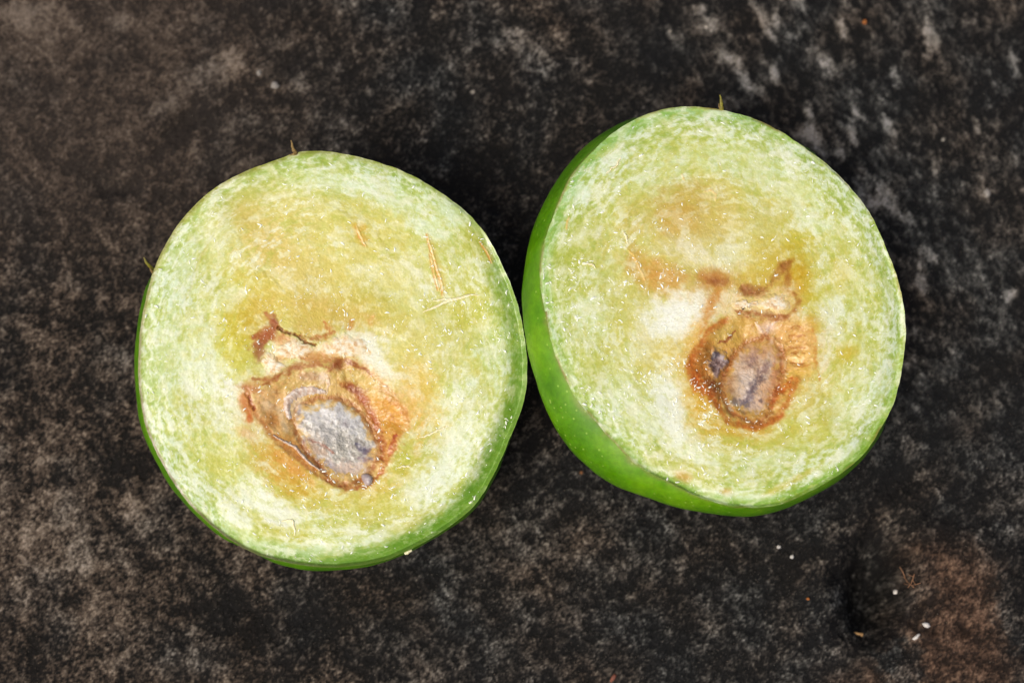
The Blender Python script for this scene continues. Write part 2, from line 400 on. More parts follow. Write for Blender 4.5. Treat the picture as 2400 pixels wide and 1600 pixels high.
# ---------------------------------------------------------------- fruit halves
L_CUT = [(727, 352), (760, 355), (840, 368), (888, 381), (967, 411), (1031, 450), (1077, 482), (1125, 530), (1150, 565), (1176, 620), (1200, 672), (1217, 727), (1230, 792), (1236, 872), (1233, 920), (1225, 954), (1209, 992),
         (1183, 1053), (1167, 1092), (1149, 1128), (1114, 1184), (1060, 1228), (1012, 1259), (950, 1293), (898, 1313), (824, 1326), (760, 1329), (690, 1320), (625, 1306), (570, 1284), (520, 1250), (463, 1200), (415, 1143),
         (373, 1070), (345, 1012), (330, 935), (324, 860), (327, 792), (335, 735), (345, 687), (361, 629), (380, 588), (408, 540), (447, 489), (498, 444), (577, 400), (625, 383), (664, 371), (692, 356)]
L_SIL = [(727, 351), (840, 367), (967, 410), (1077, 481), (1150, 564), (1200, 672), (1231, 792), (1237, 872), (1233, 925), (1212, 992), (1186, 1057), (1155, 1127), (1120, 1188), (1057, 1235), (1015, 1264), (951, 1299), (903, 1318), (824, 1333), (746, 1337),
         (676, 1329), (619, 1309), (555, 1279), (507, 1250), (453, 1203), (405, 1146), (364, 1076), (332, 1008), (318, 920), (313, 840), (316, 800), (324, 737), (338, 685), (359, 629), (380, 587), (447, 488), (498, 443), (577, 399), (664, 370)]
R_CUT = [(1627, 249), (1660, 251), (1695, 259), (1740, 269), (1775, 280), (1813, 298), (1851, 320), (1890, 349), (1931, 377), (1966, 409), (1992, 438), (2017, 467), (2039, 496), (2055, 528), (2071, 566), (2087, 605), (2103, 646), (2116, 699), (2122, 746), (2125, 784),
         (2119, 828), (2113, 873), (2102, 924), (2085, 969), (2062, 1007), (2040, 1046), (2014, 1075), (1966, 1112), (1915, 1141), (1867, 1166), (1819, 1184), (1772, 1189), (1724, 1187), (1679, 1177), (1615, 1154), (1567, 1127), (1519, 1106), (1481, 1080), (1455, 1050),
         (1423, 1017), (1391, 977), (1353, 938), (1328, 890), (1308, 848), (1292, 800), (1287, 761), (1275, 717), (1269, 682), (1265, 635), (1270, 587), (1286, 539), (1305, 488), (1328, 430), (1353, 392), (1391, 354), (1439, 309), (1487, 279), (1535, 260), (1576, 251)]
R_SIL = [(1627, 248), (1740, 268), (1851, 319), (1966, 408), (2039, 495), (2087, 604), (2116, 699), (2125, 784), (2113, 875), (2087, 970), (2043, 1050), (2022, 1078), (1973, 1122), (1931, 1148), (1883, 1174), (1839, 1190), (1788, 1204), (1724, 1208), (1660, 1200), (1583, 1187), (1535, 1167),
         (1487, 1152), (1439, 1132), (1391, 1100), (1353, 1065), (1318, 1018), (1289, 970), (1267, 912), (1254, 865), (1238, 810), (1231, 752), (1227, 717), (1229, 650), (1238, 587), (1257, 523), (1280, 469), (1305, 421), (1334, 383), (1372, 344), (1423, 306), (1471, 282), (1535, 259)]

def radial(outline, cx, cy, jit=0.0, sm=0.35):
    P = np.array(outline, float); t = np.arctan2(P[:, 1] - cy, P[:, 0] - cx); r = np.hypot(P[:, 0] - cx, P[:, 1] - cy)
    o = np.argsort(t); t, r = t[o], r[o]
    T = np.concatenate([t - 2 * np.pi, t, t + 2 * np.pi]); Rr = np.tile(r, 3)
    def f(th):
        # smooth through a few neighbours so that traced corners do not show
        acc = 0
        for k, w in ((-0.1, 1), (-0.075, 2), (-0.05, 3), (-0.025, 4), (0, 4), (0.025, 4), (0.05, 3), (0.075, 2), (0.1, 1)):
            acc = acc + w * np.interp(th + k * sm, T, Rr)
        return acc / 24 + jit * fbm(np.cos(th) * 14, np.sin(th) * 14, 3, 7)
    return f

class Half:
    def __init__(s, cut, sil, cx, cy, zc, lean, D0, label):
        s.cx, s.cy = cx, cy
        s.rc = radial(cut, cx, cy, 1.4, 0.9); s.rs = radial(sil, cx, cy, 0, 1.0)
        up = np.array([0, 0, 1.0]); s.c = unproject(cx, cy, np.array([0, 0, zc]), up)
        v = (CAM - s.c) / np.linalg.norm(CAM - s.c)
        n = v + lean[0] * R_ + lean[1] * U; s.n = n / np.linalg.norm(n)
        s.D0 = D0
        s.root = bpy.data.objects.new('fruit_half', None); COL.objects.link(s.root)
        s.root.empty_display_size = 0.01
        th = np.linspace(0, 2 * np.pi, 360, endpoint=False)
        lo, hi = 1.0, 4.0
        for _ in range(30):
            L = (lo + hi) / 2
            if s.loft(th, L, 60)[..., 2].min() > 0.0: lo = L
            else: hi = L
        s.L = L
        V = s.loft(th, L, 60); k = V[..., 2].argmin(); b = V.reshape(-1, 3)[k]
        s.base = np.array([b[0], b[1], 0.0])
        s.root.location = Vector(s.base * S)
        tag(s.root, label, 'fruit half', 'two halves of one cut fruit')
    def pt(s, X, Y, h): return unproject(X, Y, s.c, s.n) + np.asarray(h)[..., None] * s.n
    def loft(s, th, L, rows):
        cutp = s.pt(s.cx + s.rc(th) * np.cos(th), s.cy + s.rc(th) * np.sin(th), np.full(th.shape, s.edge_h))
        c2 = s.c - s.n * s.D0
        rs = s.rs(th); rc = s.rc(th)
        rr = np.where(rs - rc < 4, rs - 5, rs)
        E = unproject(s.cx + rr * np.cos(th), s.cy + rr * np.sin(th), c2, s.n)
        E = (E + np.roll(E, 3, 0) + np.roll(E, -3, 0)) / 3
        ctr = E.mean(0); out = []
        n1 = rows // 3
        for k in range(n1):
            t = k / n1
            P = cutp * (1 - t) + E * t
            # full, rounded shoulder where the skin shows past the cut
            rad = P - P.mean(0); rad /= np.linalg.norm(rad, axis=1, keepdims=True)
            bul = np.clip((rs - rc) - 4, 0, 60) / 60.0 * 0.16 * 4 * t * (1 - t)
            out.append(P + (rad + 0.3 * s.n) * bul[:, None])
        for k in range(rows - n1):
            f = k / (rows - n1 - 1) * math.pi / 2
            sc = max(math.cos(f), 0) ** 0.85; dep = (L - s.D0) * math.sin(f)
            out.append(ctr + (E - ctr) * sc - s.n * dep)
        return np.array(out)
    edge_h = -0.018

def build_half(H, fields, seed, nth=1000, nr=270):
    th = np.linspace(0, 2 * np.pi, nth, endpoint=False)
    # skin
    V = H.loft(th[::2], H.L, 66)
    wob = fbm(V[..., 0] * 1.1 + V[..., 2], V[..., 1] * 1.1, 3, seed) * 0.02
    cen = H.c - H.n * H.D0
    dirs = V - cen; dirs /= np.linalg.norm(dirs, axis=-1, keepdims=True) + 1e-9
    rowf = np.clip(np.arange(V.shape[0]) / 8, 0, 1)[:, None]
    V = V + dirs * (wob * rowf)[..., None]
    m = np.zeros(V.shape)
    edge = np.zeros(V.shape[:2]); nn = fbm(th[::2] * 9, th[::2] * 0 + 2, 4, seed + 5)
    edge[0] = 0.35 + 0.4 * nn; edge[1] = np.clip(0.05 + 0.5 * nn, 0, 1)
    m[..., 0] = np.clip(edge, 0, 1)
    pale = np.clip(1 - np.arange(V.shape[0]) / 5, 0, 1)[:, None] * np.clip(fbm(th[::2] * 3, th[::2] * 0 + 7, 3, seed + 6) + 0.1, 0, 1)[None]
    m[..., 1] = pale * 0.25
    skin = grid_mesh('skin', V, True, m, M_SKIN, H.root, H.base)
    # cut face
    rho = np.concatenate([[0.002], np.linspace(0.01, 1, nr) ** 0.92])
    TH, RH = np.meshgrid(th, rho)
    Rr = H.rc(th)[None] * RH
    X = H.cx + Rr * np.cos(TH); Y = H.cy + Rr * np.sin(TH)
    P = fields(X, Y)
    rim = (1 - RH) * H.rc(th)[None]
    hh = P.h * sstep(0, 8, rim) + H.edge_h * (1 - sstep(0, 8, rim)) - 0.012 * (1 - sstep(0, 40, rim)) * sstep(0, 10, rim)
    fl = grid_mesh('flesh', H.pt(X, Y, hh)[:, ::-1], True, (lin(grade(P.col)) * ALB)[:, ::-1], M_FLESH, H.root, H.base)
    return skin, fl
ALB = 0.82

def surf_h(H, fields, X, Y): return fields(np.atleast_1d(np.asarray(X, float)), np.atleast_1d(np.asarray(Y, float))).h

def patch(H, fields, name, outline, height, paint, mat, nth=140, nr=40, sink=0.003, rough=0.012, seed=0, parent=None, label=None, rag=0.0, blend=0.12):
    """a lump of tissue lying in the cut face: outline as measured, domed, its edge sunk into the flesh"""
    P = np.array(outline, float); cx, cy = P.mean(0)
    f = radial(outline, cx, cy)
    th = np.linspace(0, 2 * np.pi, nth, endpoint=False); rho = np.concatenate([[0.003], np.linspace(0.03, 1.0, nr)])
    TH, RH = np.meshgrid(th, rho)
    rr = f(th) * (1 + rag * fbm(np.cos(th) * 2.2 + 5, np.sin(th) * 2.2, 4, seed + 3))
    X = cx + RH * rr[None] * np.cos(TH); Y = cy + RH * rr[None] * np.sin(TH)
    FP = fields(X, Y); hs = FP.h
    dome = np.clip(1 - RH ** 3.0, 0, 1)
    h = hs * (1 - 0.6 * dome) + 0.6 * dome * hs.mean() + height * dome + rough * fbm(X / 30, Y / 30, 4, seed, 0.5) * dome - sink * (RH > 0.985)
    Q = Paint(X, Y); paint(Q)
    Q.mix(sstep(1 - blend * 1.6, 1.0, RH + 1.5 * blend * fbm(X / 16, Y / 16, 5, seed + 9)), FP.col)
    o = grid_mesh(name, H.pt(X, Y, h)[:, ::-1], True, (lin(grade(Q.col)) * ALB)[:, ::-1], mat, parent or H.root, H.base if parent is None else H.base)
    if label: o['label'] = label
    return o

def tube(H, fields, name, pts, w, mat, lift=0.006, wob=0.0, seed=0, sides=6, n=28, parent=None, free=None):
    """fine strand along measured spots; w in cm; free: heights (cm) instead of lying on the face"""
    P = np.array(pts, float); d = np.concatenate([[0], np.cumsum(np.hypot(*np.diff(P, axis=0).T))]); t = np.linspace(0, d[-1], n)
    # smooth interpolation
    X = np.interp(t, d, P[:, 0]); Y = np.interp(t, d, P[:, 1])
    for _ in range(3):
        X[1:-1] = (X[:-2] + 2 * X[1:-1] + X[2:]) / 4; Y[1:-1] = (Y[:-2] + 2 * Y[1:-1] + Y[2:]) / 4
    g = np.linspace(0, 1, n)
    X = X + wob * fbm(g * 5, g * 0, 3, seed); Y = Y + wob * fbm(g * 5, g * 0 + 3, 3, seed + 1)
    if free is None: h = fields(X, Y).h + lift * np.sin(np.pi * np.clip(g, 0.02, 0.98)) ** 0.5
    else: h = np.interp(g, np.linspace(0, 1, len(free)), free)
    C = H.pt(X, Y, h); T = np.gradient(C, axis=0); T /= np.linalg.norm(T, axis=1, keepdims=True)
    A = np.cross(T, H.n); A /= np.linalg.norm(A, axis=1, keepdims=True) + 1e-9; B = np.cross(A, T)
    r = w * (0.15 + 0.85 * np.sin(np.pi * np.clip(g, 0, 1)) ** 0.6) * (1 + 0.3 * fbm(g * 9, g * 0, 3, seed + 2))
    if free is not None: r = w * (1 - 0.75 * g) * (1 + 0.35 * fbm(g * 9, g * 0, 3, seed + 2))
    V = np.array([[C[i] + r[i] * (math.cos(a) * A[i] + 0.4 * math.sin(a) * B[i]) for a in np.linspace(0, 2 * np.pi, sides, endpoint=False)] for i in range(n)])
    return grid_mesh(name, V, True, None, mat, parent or H.root, H.base)

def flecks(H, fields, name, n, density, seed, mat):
    """small white slivers modelled in place of wet glints on the cut, far too many to count"""
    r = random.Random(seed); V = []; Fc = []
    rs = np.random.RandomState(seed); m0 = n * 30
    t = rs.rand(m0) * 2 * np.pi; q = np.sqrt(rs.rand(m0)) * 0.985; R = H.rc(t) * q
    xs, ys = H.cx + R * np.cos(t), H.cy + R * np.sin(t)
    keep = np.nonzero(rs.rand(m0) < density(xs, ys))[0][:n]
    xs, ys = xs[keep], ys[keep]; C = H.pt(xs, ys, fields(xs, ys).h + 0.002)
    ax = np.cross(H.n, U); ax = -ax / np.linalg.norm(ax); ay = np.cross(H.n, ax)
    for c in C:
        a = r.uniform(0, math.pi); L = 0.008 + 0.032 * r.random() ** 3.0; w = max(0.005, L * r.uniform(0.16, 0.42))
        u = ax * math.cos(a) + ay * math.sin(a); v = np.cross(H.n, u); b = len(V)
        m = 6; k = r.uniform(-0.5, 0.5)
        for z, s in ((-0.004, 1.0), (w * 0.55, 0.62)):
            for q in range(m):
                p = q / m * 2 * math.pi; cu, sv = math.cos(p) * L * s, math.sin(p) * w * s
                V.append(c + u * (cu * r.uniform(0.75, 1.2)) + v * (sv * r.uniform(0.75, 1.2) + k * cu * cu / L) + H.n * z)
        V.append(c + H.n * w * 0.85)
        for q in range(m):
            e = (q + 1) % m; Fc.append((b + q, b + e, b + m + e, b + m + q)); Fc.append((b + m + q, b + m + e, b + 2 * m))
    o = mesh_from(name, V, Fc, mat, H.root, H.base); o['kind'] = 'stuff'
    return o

def flesh_base(X, Y, H, seed, greenside=None):
    P = Paint(X, Y, (208, 208, 128)); P.k = seed
    th = np.arctan2(Y - H.cy, X - H.cx); rr = np.hypot(X - H.cx, Y - H.cy); d = rr / H.rc(th)
    rim = (1 - d) * H.rc(th)
    nb = fbm(X / 90, Y / 90, 3, seed)
    P.mix(sstep(0.5, 0.9, d + 0.2 * nb) * 0.9, (198, 204, 112))
    P.mix(sstep(0.82, 1.0, d + 0.04 * nb) * 0.8, (156, 186, 100))
    # cloudy white mottling: streaks that follow the rim outside, blotches inside
    c_, s_ = np.cos(th), np.sin(th)
    q = th * 430
    wp = 9 * fbm(X / 60, Y / 60, 3, seed + 14); tang = fbm((q + 2 * wp) / 24, (rr + wp) / 14, 5, seed + 1, 0.62)
    q2 = (X * 0.9 + Y * 0.45); q3 = (-X * 0.45 + Y * 0.9)
    iso = fbm(X / 26, Y / 26, 5, seed + 2, 0.66)
    big = fbm(X / 110, Y / 110, 3, seed + 3)
    wr = sstep(0.6, 0.95, d + 0.12 * nb)
    mot = tang * wr + iso * (1 - wr)
    P.mix(sstep(-0.02, 0.2, mot + 0.3 * big) * (0.3 + 0.55 * wr), (220, 233, 208))
    P.mix(sstep(0.04, 0.3, -mot - 0.2 * big) * (0.2 + 0.45 * wr), (152, 178, 80))
    fine = fbm(X / 12, Y / 12, 4, seed + 4, 0.6)
    P.mix(sstep(0.08, 0.32, fine) * (0.16 + 0.26 * wr), (236, 240, 218))
    P.mix(sstep(0.1, 0.35, -fine) * (0.12 + 0.24 * wr), (172, 180, 80))
    P.fine2 = fbm(X / 7 + 3 * iso, Y / 7, 2, seed + 12, 0.6); P.big = big; P.iso = iso; P.mot = mot
    P.rim = rim; P.d = d; P.th = th; P.rr = rr
    # relief
    P.h += 0.022 * fbm(X / 150, Y / 150, 2, seed + 8) + 0.004 * fbm(X / 30, Y / 30, 4, seed + 9, 0.6) + 0.003 * mot + 0.0022 * fine
    return P

def finish(P, cav, seed):
    X, Y = P.X, P.Y
    # fibrous grain of the chamber wall
    d = poly_sd(X, Y, np.array(cav)); m = sstep(14, -8, d)
    i = np.nonzero(m > 0.01); cx, cy = np.mean(np.array(cav), 0)
    if len(i[0]):
        x, y = X[i], Y[i]; t = np.arctan2(y - cy, x - cx); r = np.hypot(x - cx, y - cy)
        a = fbm(t * 9, r / 26, 4, seed + 31, 0.65); b = fbm(x / 9, y / 9, 4, seed + 32, 0.65)
        P.mix(m[i] * sstep(0.1, 0.45, 0.4 * a + 0.8 * b) * 0.42, (236, 212, 166), i)
        P.mix(m[i] * sstep(0.12, 0.45, 0.5 * b - 0.7 * a) * 0.3, (158, 96, 44), i)
        P.h[i] += m[i] * 0.004 * (a + b)
    # cloudy, half clear tissue over the stains
    c1 = fbm(X / 52 + 0.6 * P.big, Y / 52, 5, seed + 41, 0.62); c2 = 0.5 * fbm(X / 22, Y / 22, 5, seed + 43, 0.62) + 0.6 * fbm(P.th * 330 / 44 + c1, P.rr / 15 + c1, 4, seed + 45, 0.6)
    out = (1 - 0.92 * m) * (0.15 + 0.85 * sstep(140, 182, P.col[..., 1]))
    o2 = out * (1 - 0.85 * sstep(218, 236, P.col[..., 1])) * (1 - sstep(0.7, 0.95, P.d))
    P.mix(sstep(0.08, 0.36, c1 + 0.3 * c2) * 0.38 * out, (240, 237, 206)); P.mix(sstep(0.08, 0.36, -c1 + 0.3 * c2) * 0.28 * o2, (208, 194, 88))
    P.mix(sstep(0.12, 0.36, c2) * 0.3 * out, (238, 240, 214)); P.mix(sstep(0.16, 0.4, -c2) * 0.26 * o2, (194, 178, 70))
    c3 = fbm(P.th * 330 / 46 + 0.9 * c2, P.rr / 20 + 0.5 * c1, 5, seed + 47, 0.58)
    ann = sstep(0.42, 0.62, P.d) * (0.5 + 0.5 * sstep(-0.2, 0.3, P.big)) * out
    P.mix(sstep(0.12, 0.28, c3) * 0.6 * ann, (238, 242, 216)); P.mix(sstep(0.2, 0.34, -c3) * 0.4 * ann, (178, 188, 78))
    # crisp pale cell clusters torn by the knife
    cl = np.clip(0.55 + 0.9 * P.big + 0.5 * P.iso, 0.1, 1)
    P.mix(sstep(0.26, 0.44, P.fine2) * (0.14 + 0.16 * sstep(.5, .9, P.d)) * cl, (246, 248, 234))
    P.mix(sstep(0.26, 0.46, -P.fine2) * 0.12, (150, 150, 60))
    P.h += 0.002 * sstep(0.2, 0.45, P.fine2)
    return P

# ------- left half
def ZL(z): return [(540 + 0.2934 * a, 700 + 0.2934 * b) for a, b in z]
L_CAV = ZL([(210, 760), (340, 660), (500, 565), (790, 560), (920, 490), (1100, 560), (1250, 700), (1390, 870), (1420, 1000), (1350, 1110), (1290, 1250), (1210, 1400), (1090, 1500), (900, 1510), (770, 1450), (620, 1350), (450, 1210), (320, 1090), (200, 920)])
L_KERN = ZL([(500, 960), (560, 850), (700, 785), (870, 790), (1000, 860), (1100, 970), (1170, 1120), (1205, 1210), (1160, 1310), (1085, 1430), (930, 1485), (790, 1445), (720, 1330), (610, 1225), (540, 1100)])
HL = None
def left_fields(X, Y):
    P = flesh_base(X, Y, HL, 100)
    B = P.blob; K = P.stroke
    for b in [(740, 560, 230, 120, 10, (216, 208, 124), .62), (690, 640, 170, 80, 35, (222, 198, 116), .6), (860, 560, 80, 70, 0, (218, 204, 110), .55), (1000, 700, 130, 110, 0, (208, 202, 112), .5), (960, 830, 120, 80, 0, (220, 208, 134), .5),
              (560, 750, 48, 80, 10, (200, 184, 44), .85), (530, 830, 60, 60, 0, (204, 196, 70), .6), (610, 690, 60, 40, 30, (214, 196, 84), .6), (690, 1140, 56, 30, 20, (198, 172, 36), .85), (640, 1085, 60, 34, 40, (214, 172, 66), .7),
              (950, 1075, 32, 40, 0, (186, 190, 70), .8), (905, 1130, 70, 26, -25, (206, 188, 84), .7), (800, 1175, 130, 24, 0, (202, 198, 92), .7), (900, 1200, 90, 40, -10, (198, 190, 84), .5), (1010, 960, 60, 40, 0, (226, 196, 96), .6),
              (985, 900, 40, 60, -20, (228, 190, 92), .6), (700, 500, 60, 40, 20, (206, 186, 100), .4), (590, 480, 70, 40, -35, (198, 186, 98), .5), (620, 560, 90, 40, 50, (220, 192, 112), .5), (850, 710, 60, 40, 0, (196, 180, 74), .55), (720, 740, 70, 34, 20, (206, 184, 80), .6),
              (845, 545, 14, 26, -20, (222, 168, 60), .6), (1115, 570, 26, 60, -28, (190, 186, 84), .7), (1100, 720, 40, 60, 0, (196, 192, 78), .55), (600, 1230, 60, 40, 30, (196, 188, 72), .5), (680, 1250, 50, 30, 25, (194, 186, 66), .7), (520, 1080, 40, 34, 0, (192, 190, 76), .55), (800, 1300, 60, 14, 0, (214, 190, 100), .6), (950, 1235, 70, 20, -20, (194, 186, 90), .6)]:
        B(*b[:6], min(.95, b[6] * 0.95), edge=0.65)
    for b in [(905, 885, 110, 30, 47, (240, 242, 224), .95), (860, 810, 50, 34, 30, (240, 240, 222), .85), (478, 880, 55, 60, 30, (232, 240, 216), .8), (560, 925, 60, 24, 35, (244, 244, 232), .85), (555, 985, 60, 40, 0, (238, 242, 224), .7), (470, 800, 40, 50, 0, (228, 238, 210), .6),
              (640, 1195, 60, 34, 40, (240, 244, 228), .85), (560, 1215, 46, 22, 40, (236, 242, 224), .8), (590, 1160, 40, 36, 0, (236, 242, 222), .6), (700, 1210, 26, 16, 0, (242, 244, 226), .7), (720, 1288, 120, 18, 5, (234, 242, 222), .7), (1040, 1100, 90, 34, -50, (236, 244, 222), .85), (985, 1150, 40, 40, -40, (238, 242, 222), .6),
              (1070, 1010, 60, 40, -30, (236, 242, 220), .75), (1060, 930, 60, 26, -30, (228, 238, 210), .7), (1010, 535, 48, 22, 15, (226, 238, 208), .75), (1060, 500, 40, 20, 40, (224, 236, 206), .7), (930, 470, 80, 30, 25, (220, 234, 200), .55), (800, 430, 100, 24, 8, (222, 236, 204), .6), (970, 660, 60, 50, 0, (232, 232, 190), .5),
              (540, 700, 50, 26, -30, (232, 238, 206), .6), (430, 640, 30, 90, 15, (218, 232, 196), .55), (395, 830, 36, 110, 0, (214, 230, 194), .45), (520, 560, 50, 30, -40, (224, 232, 196), .5), (860, 1260, 90, 18, -12, (232, 240, 214), .6), (900, 640, 70, 30, 0, (234, 230, 184), .5), (1160, 840, 40, 70, 0, (206, 224, 178), .4)]:
        B(*b, edge=0.55, nz=0.8)
    # green where the face rolls over to the skin, lower right
    g = sstep(58, 2, P.rim + 14 * fbm(X / 40, Y / 40, 3, 8)) * np.clip(np.cos(P.th - 0.85), 0, 1)
    P.mix(np.clip(g * 1.35, 0, 0.95), (112, 154, 52)); P.h -= 0.14 * sstep(60, 0, P.rim) * np.clip(np.cos(P.th - 0.8), 0, 1)
    g = sstep(30, 0, P.rim) * np.clip(np.cos(P.th + 0.5), 0, 1); P.mix(g * 0.45, (138, 164, 96))
    g = sstep(16, 0, P.rim) * np.clip(np.cos(P.th + 2.2), 0, 1); P.mix(g * 0.6, (140, 132, 46))
    g = sstep(9, 2, P.rim) * np.clip(np.cos(P.th - 2.5), 0, 1); P.mix(g * 0.75, (126, 112, 84))
    # ripples of the knife in the upper part
    for p in [[(760, 470), (830, 510), (870, 570)], [(790, 470), (880, 530), (920, 610)], [(690, 520), (640, 600), (600, 640)], [(520, 520), (470, 600), (440, 700)], [(550, 540), (600, 620), (690, 700)]]:
        K(p, 5, (186, 178, 96), 0.4, h=-0.008)
    for b in [(690, 1120, 90, 40, 30, (206, 140, 40), .6), (955, 960, 60, 90, -25, (226, 176, 84), .55), (600, 960, 40, 70, 0, (224, 168, 84), .5), (800, 735, 120, 30, 12, (206, 156, 70), .5), (600, 745, 44, 50, 0, (206, 150, 60), .5), (880, 1150, 60, 24, -20, (214, 170, 70), .5)]:
        B(*b[:6], b[6] * .6, edge=0.9)
    z2_ = lambda z: [(760 + .3189 * a, 320 + .3189 * b) for a, b in z]
    for z, w in [([(745, 715), (770, 800), (800, 900), (830, 1000), (860, 1090), (865, 1170)], 4), ([(770, 860), (790, 950), (815, 1060), (835, 1130)], 3.5), ([(1140, 770), (1180, 830), (1210, 880), (1225, 930)], 3), ([(225, 660), (260, 740), (300, 810)], 4)]:
        K(z2_([(a + 14, b) for a, b in z]), w * 2.2, (214, 168, 80), .5, soft=1.2, wob=3); K(z2_(z), w, (204, 142, 58), .85, wob=2); K(z2_([(a + 9, b) for a, b in z]), w * .6, (240, 214, 146), .85, wob=2, h=.03)  # orange strands, each with a pale highlight painted beside it
    # ---- the seed chamber
    P.poly(L_CAV, (216, 178, 112), 0.88, edge=22, nz=22, h=-0.14, hedge=36)
    zb = lambda z, *a, **k: B(*ZL([z])[0], *a, **k)
    zp = lambda z, c, a, e=11, n=12: P.poly(ZL(z), c, a, edge=e, nz=n, ns=13)
    for z, rx, ry, rot, c, a in [((1450, 860), 24, 50, -25, (226, 178, 84), .6), ((480, 1320), 60, 16, 40, (210, 146, 48), .75), ((1500, 1150), 10, 34, 10, (222, 184, 92), .6), ((140, 1080), 26, 14, 30, (206, 146, 74), .5), ((620, 230), 44, 16, 20, (204, 176, 96), .6)]:
        zb(z, rx, ry, rot, c, a, edge=.7)
    zp([(190, 760), (420, 660), (460, 800), (470, 960), (500, 1060), (330, 1080), (200, 920)], (222, 178, 118), .85)
    zp([(380, 700), (560, 620), (740, 680), (760, 740), (540, 730), (450, 790)], (206, 176, 108), .85)
    zp([(830, 600), (1000, 545), (1120, 620), (1200, 720), (1250, 800), (1130, 790), (1000, 700), (900, 640)], (204, 178, 100), .9)
    zb((1000, 610), 22, 12, 30, (216, 196, 128), .7, edge=.7)
    zp([(1120, 800), (1260, 790), (1390, 900), (1420, 1000), (1340, 1110), (1260, 1180), (1210, 1000)], (208, 154, 60), .9)
    zp([(340, 1100), (500, 1100), (640, 1250), (760, 1400), (640, 1360), (470, 1230)], (212, 150, 78), .8)
    for z, rx, ry, rot, c, a in [((300, 850), 16, 12, 30, (236, 206, 164), .75), ((400, 920), 8, 20, -15, (240, 216, 176), .7), ((430, 1010), 8, 18, -25, (240, 214, 172), .7), ((250, 780), 14, 8, 0, (226, 190, 140), .6), ((640, 620), 28, 11, 0, (184, 152, 124), .7), ((740, 630), 14, 16, 0, (226, 206, 186), .8), ((500, 540), 24, 8, -20, (176, 128, 84), .6),
                                 ((1330, 880), 12, 20, -20, (222, 176, 84), .6), ((1150, 750), 12, 10, 0, (222, 186, 120), .6), ((340, 960), 20, 16, 0, (196, 132, 66), .6), ((200, 730), 14, 8, 0, (170, 112, 60), .7)]:
        zb(z, rx, ry, rot, c, a, edge=.6)
    P.poly(ZL([(240, 480), (330, 400), (430, 260), (540, 330), (690, 380), (880, 290), (1010, 310), (1110, 440), (1000, 480), (800, 450), (640, 450), (520, 480), (400, 560), (330, 610), (270, 560)]), (240, 220, 180), .85, edge=9, nz=14, ns=16)
    zb((430, 330), 26, 12, 20, (206, 150, 92), .7, edge=.7); zb((690, 460), 40, 10, 5, (196, 132, 70), .7, edge=.7); zb((460, 450), 30, 8, -20, (200, 140, 80), .6, edge=.7)
    # brown stained edges of the chamber and the torn top
    def ks(z, w, c, a, **k):
        if w >= 5: K(ZL(z), w * 2.6 + 4, (204, 142, 66), a * .28, soft=1.3, wob=7)
        K(ZL(z), w, c, a, **k)
    ks([(120, 690), (160, 800), (200, 920), (320, 1080), (420, 1170), (560, 1290), (700, 1400), (780, 1455)], 8, (176, 112, 56), .65, h=-0.02)
    ks([(770, 1450), (860, 1500), (980, 1510), (1090, 1495), (1180, 1420)], 6, (158, 88, 36), .85, h=-0.02); ks([(1180, 1430), (1240, 1300), (1290, 1200), (1320, 1090)], 8, (184, 100, 30), .85, h=-.02)
    ks([(1270, 1210), (1300, 1130), (1330, 1080)], 4, (160, 66, 12), .8)
    ks([(900, 480), (1060, 540), (1180, 640), (1300, 780), (1400, 900), (1430, 990)], 6, (196, 140, 70), .5, h=-0.01)
    ks([(1250, 780), (1340, 840), (1400, 930), (1420, 1020), (1350, 1100)], 8, (204, 136, 52), .5)
    ks([(880, 680), (960, 700), (1040, 760), (1090, 840), (1130, 930), (1190, 1060), (1230, 1180), (1220, 1290)], 10, (164, 90, 36), .85, h=-0.05)
    zb((1000, 720), 22, 9, 30, (140, 76, 34), .8, edge=.7); zb((1060, 810), 14, 12, 40, (166, 84, 34), .7, edge=.7); zb((1160, 960), 10, 20, -25, (176, 96, 34), .6, edge=.7)
    zb((125, 850), 13, 28, -12, (186, 106, 34), .85, edge=.8); zb((150, 950), 9, 12, 0, (190, 96, 20), .8, edge=.6); ks([(120, 740), (150, 800), (190, 890)], 5, (146, 72, 28), .75, h=-0.05)
    zb((120, 705), 16, 6, 10, (170, 104, 56), .6, edge=.8); zb((180, 690), 20, 14, -20, (196, 136, 80), .6, edge=.8)
    ks([(170, 640), (330, 640), (430, 595), (540, 545), (700, 520), (790, 560)], 8, (164, 102, 54), .8); ks([(250, 690), (330, 660), (400, 610)], 6, (156, 84, 34), .7)
    zb((345, 195), 10, 20, -10, (136, 66, 24), .95, edge=.5); zb((250, 330), 24, 16, -30, (158, 84, 34), .9, edge=.6, nz=.9); zb((230, 420), 12, 20, 15, (152, 92, 48), .8, edge=.6); zb((300, 270), 18, 14, 0, (164, 88, 34), .85, edge=.6)
    ks([(270, 110), (330, 180), (390, 250)], 7, (176, 106, 52), .75); ks([(180, 320), (220, 290), (300, 300)], 7, (166, 92, 40), .7); ks([(340, 340), (420, 290)], 8, (196, 132, 76), .6)
    ks([(390, 235), (450, 270), (530, 285), (600, 340), (680, 370)], 6, (124, 76, 28), .85, wob=8, h=-0.1)
    ks([(640, 320), (700, 310), (780, 295), (830, 260)], 8, (172, 98, 36), .8); ks([(750, 190), (800, 260)], 8, (190, 118, 50), .75); ks([(970, 170), (950, 250)], 10, (196, 132, 56), .7); ks([(1140, 140), (1110, 200)], 10, (208, 148, 66), .6)
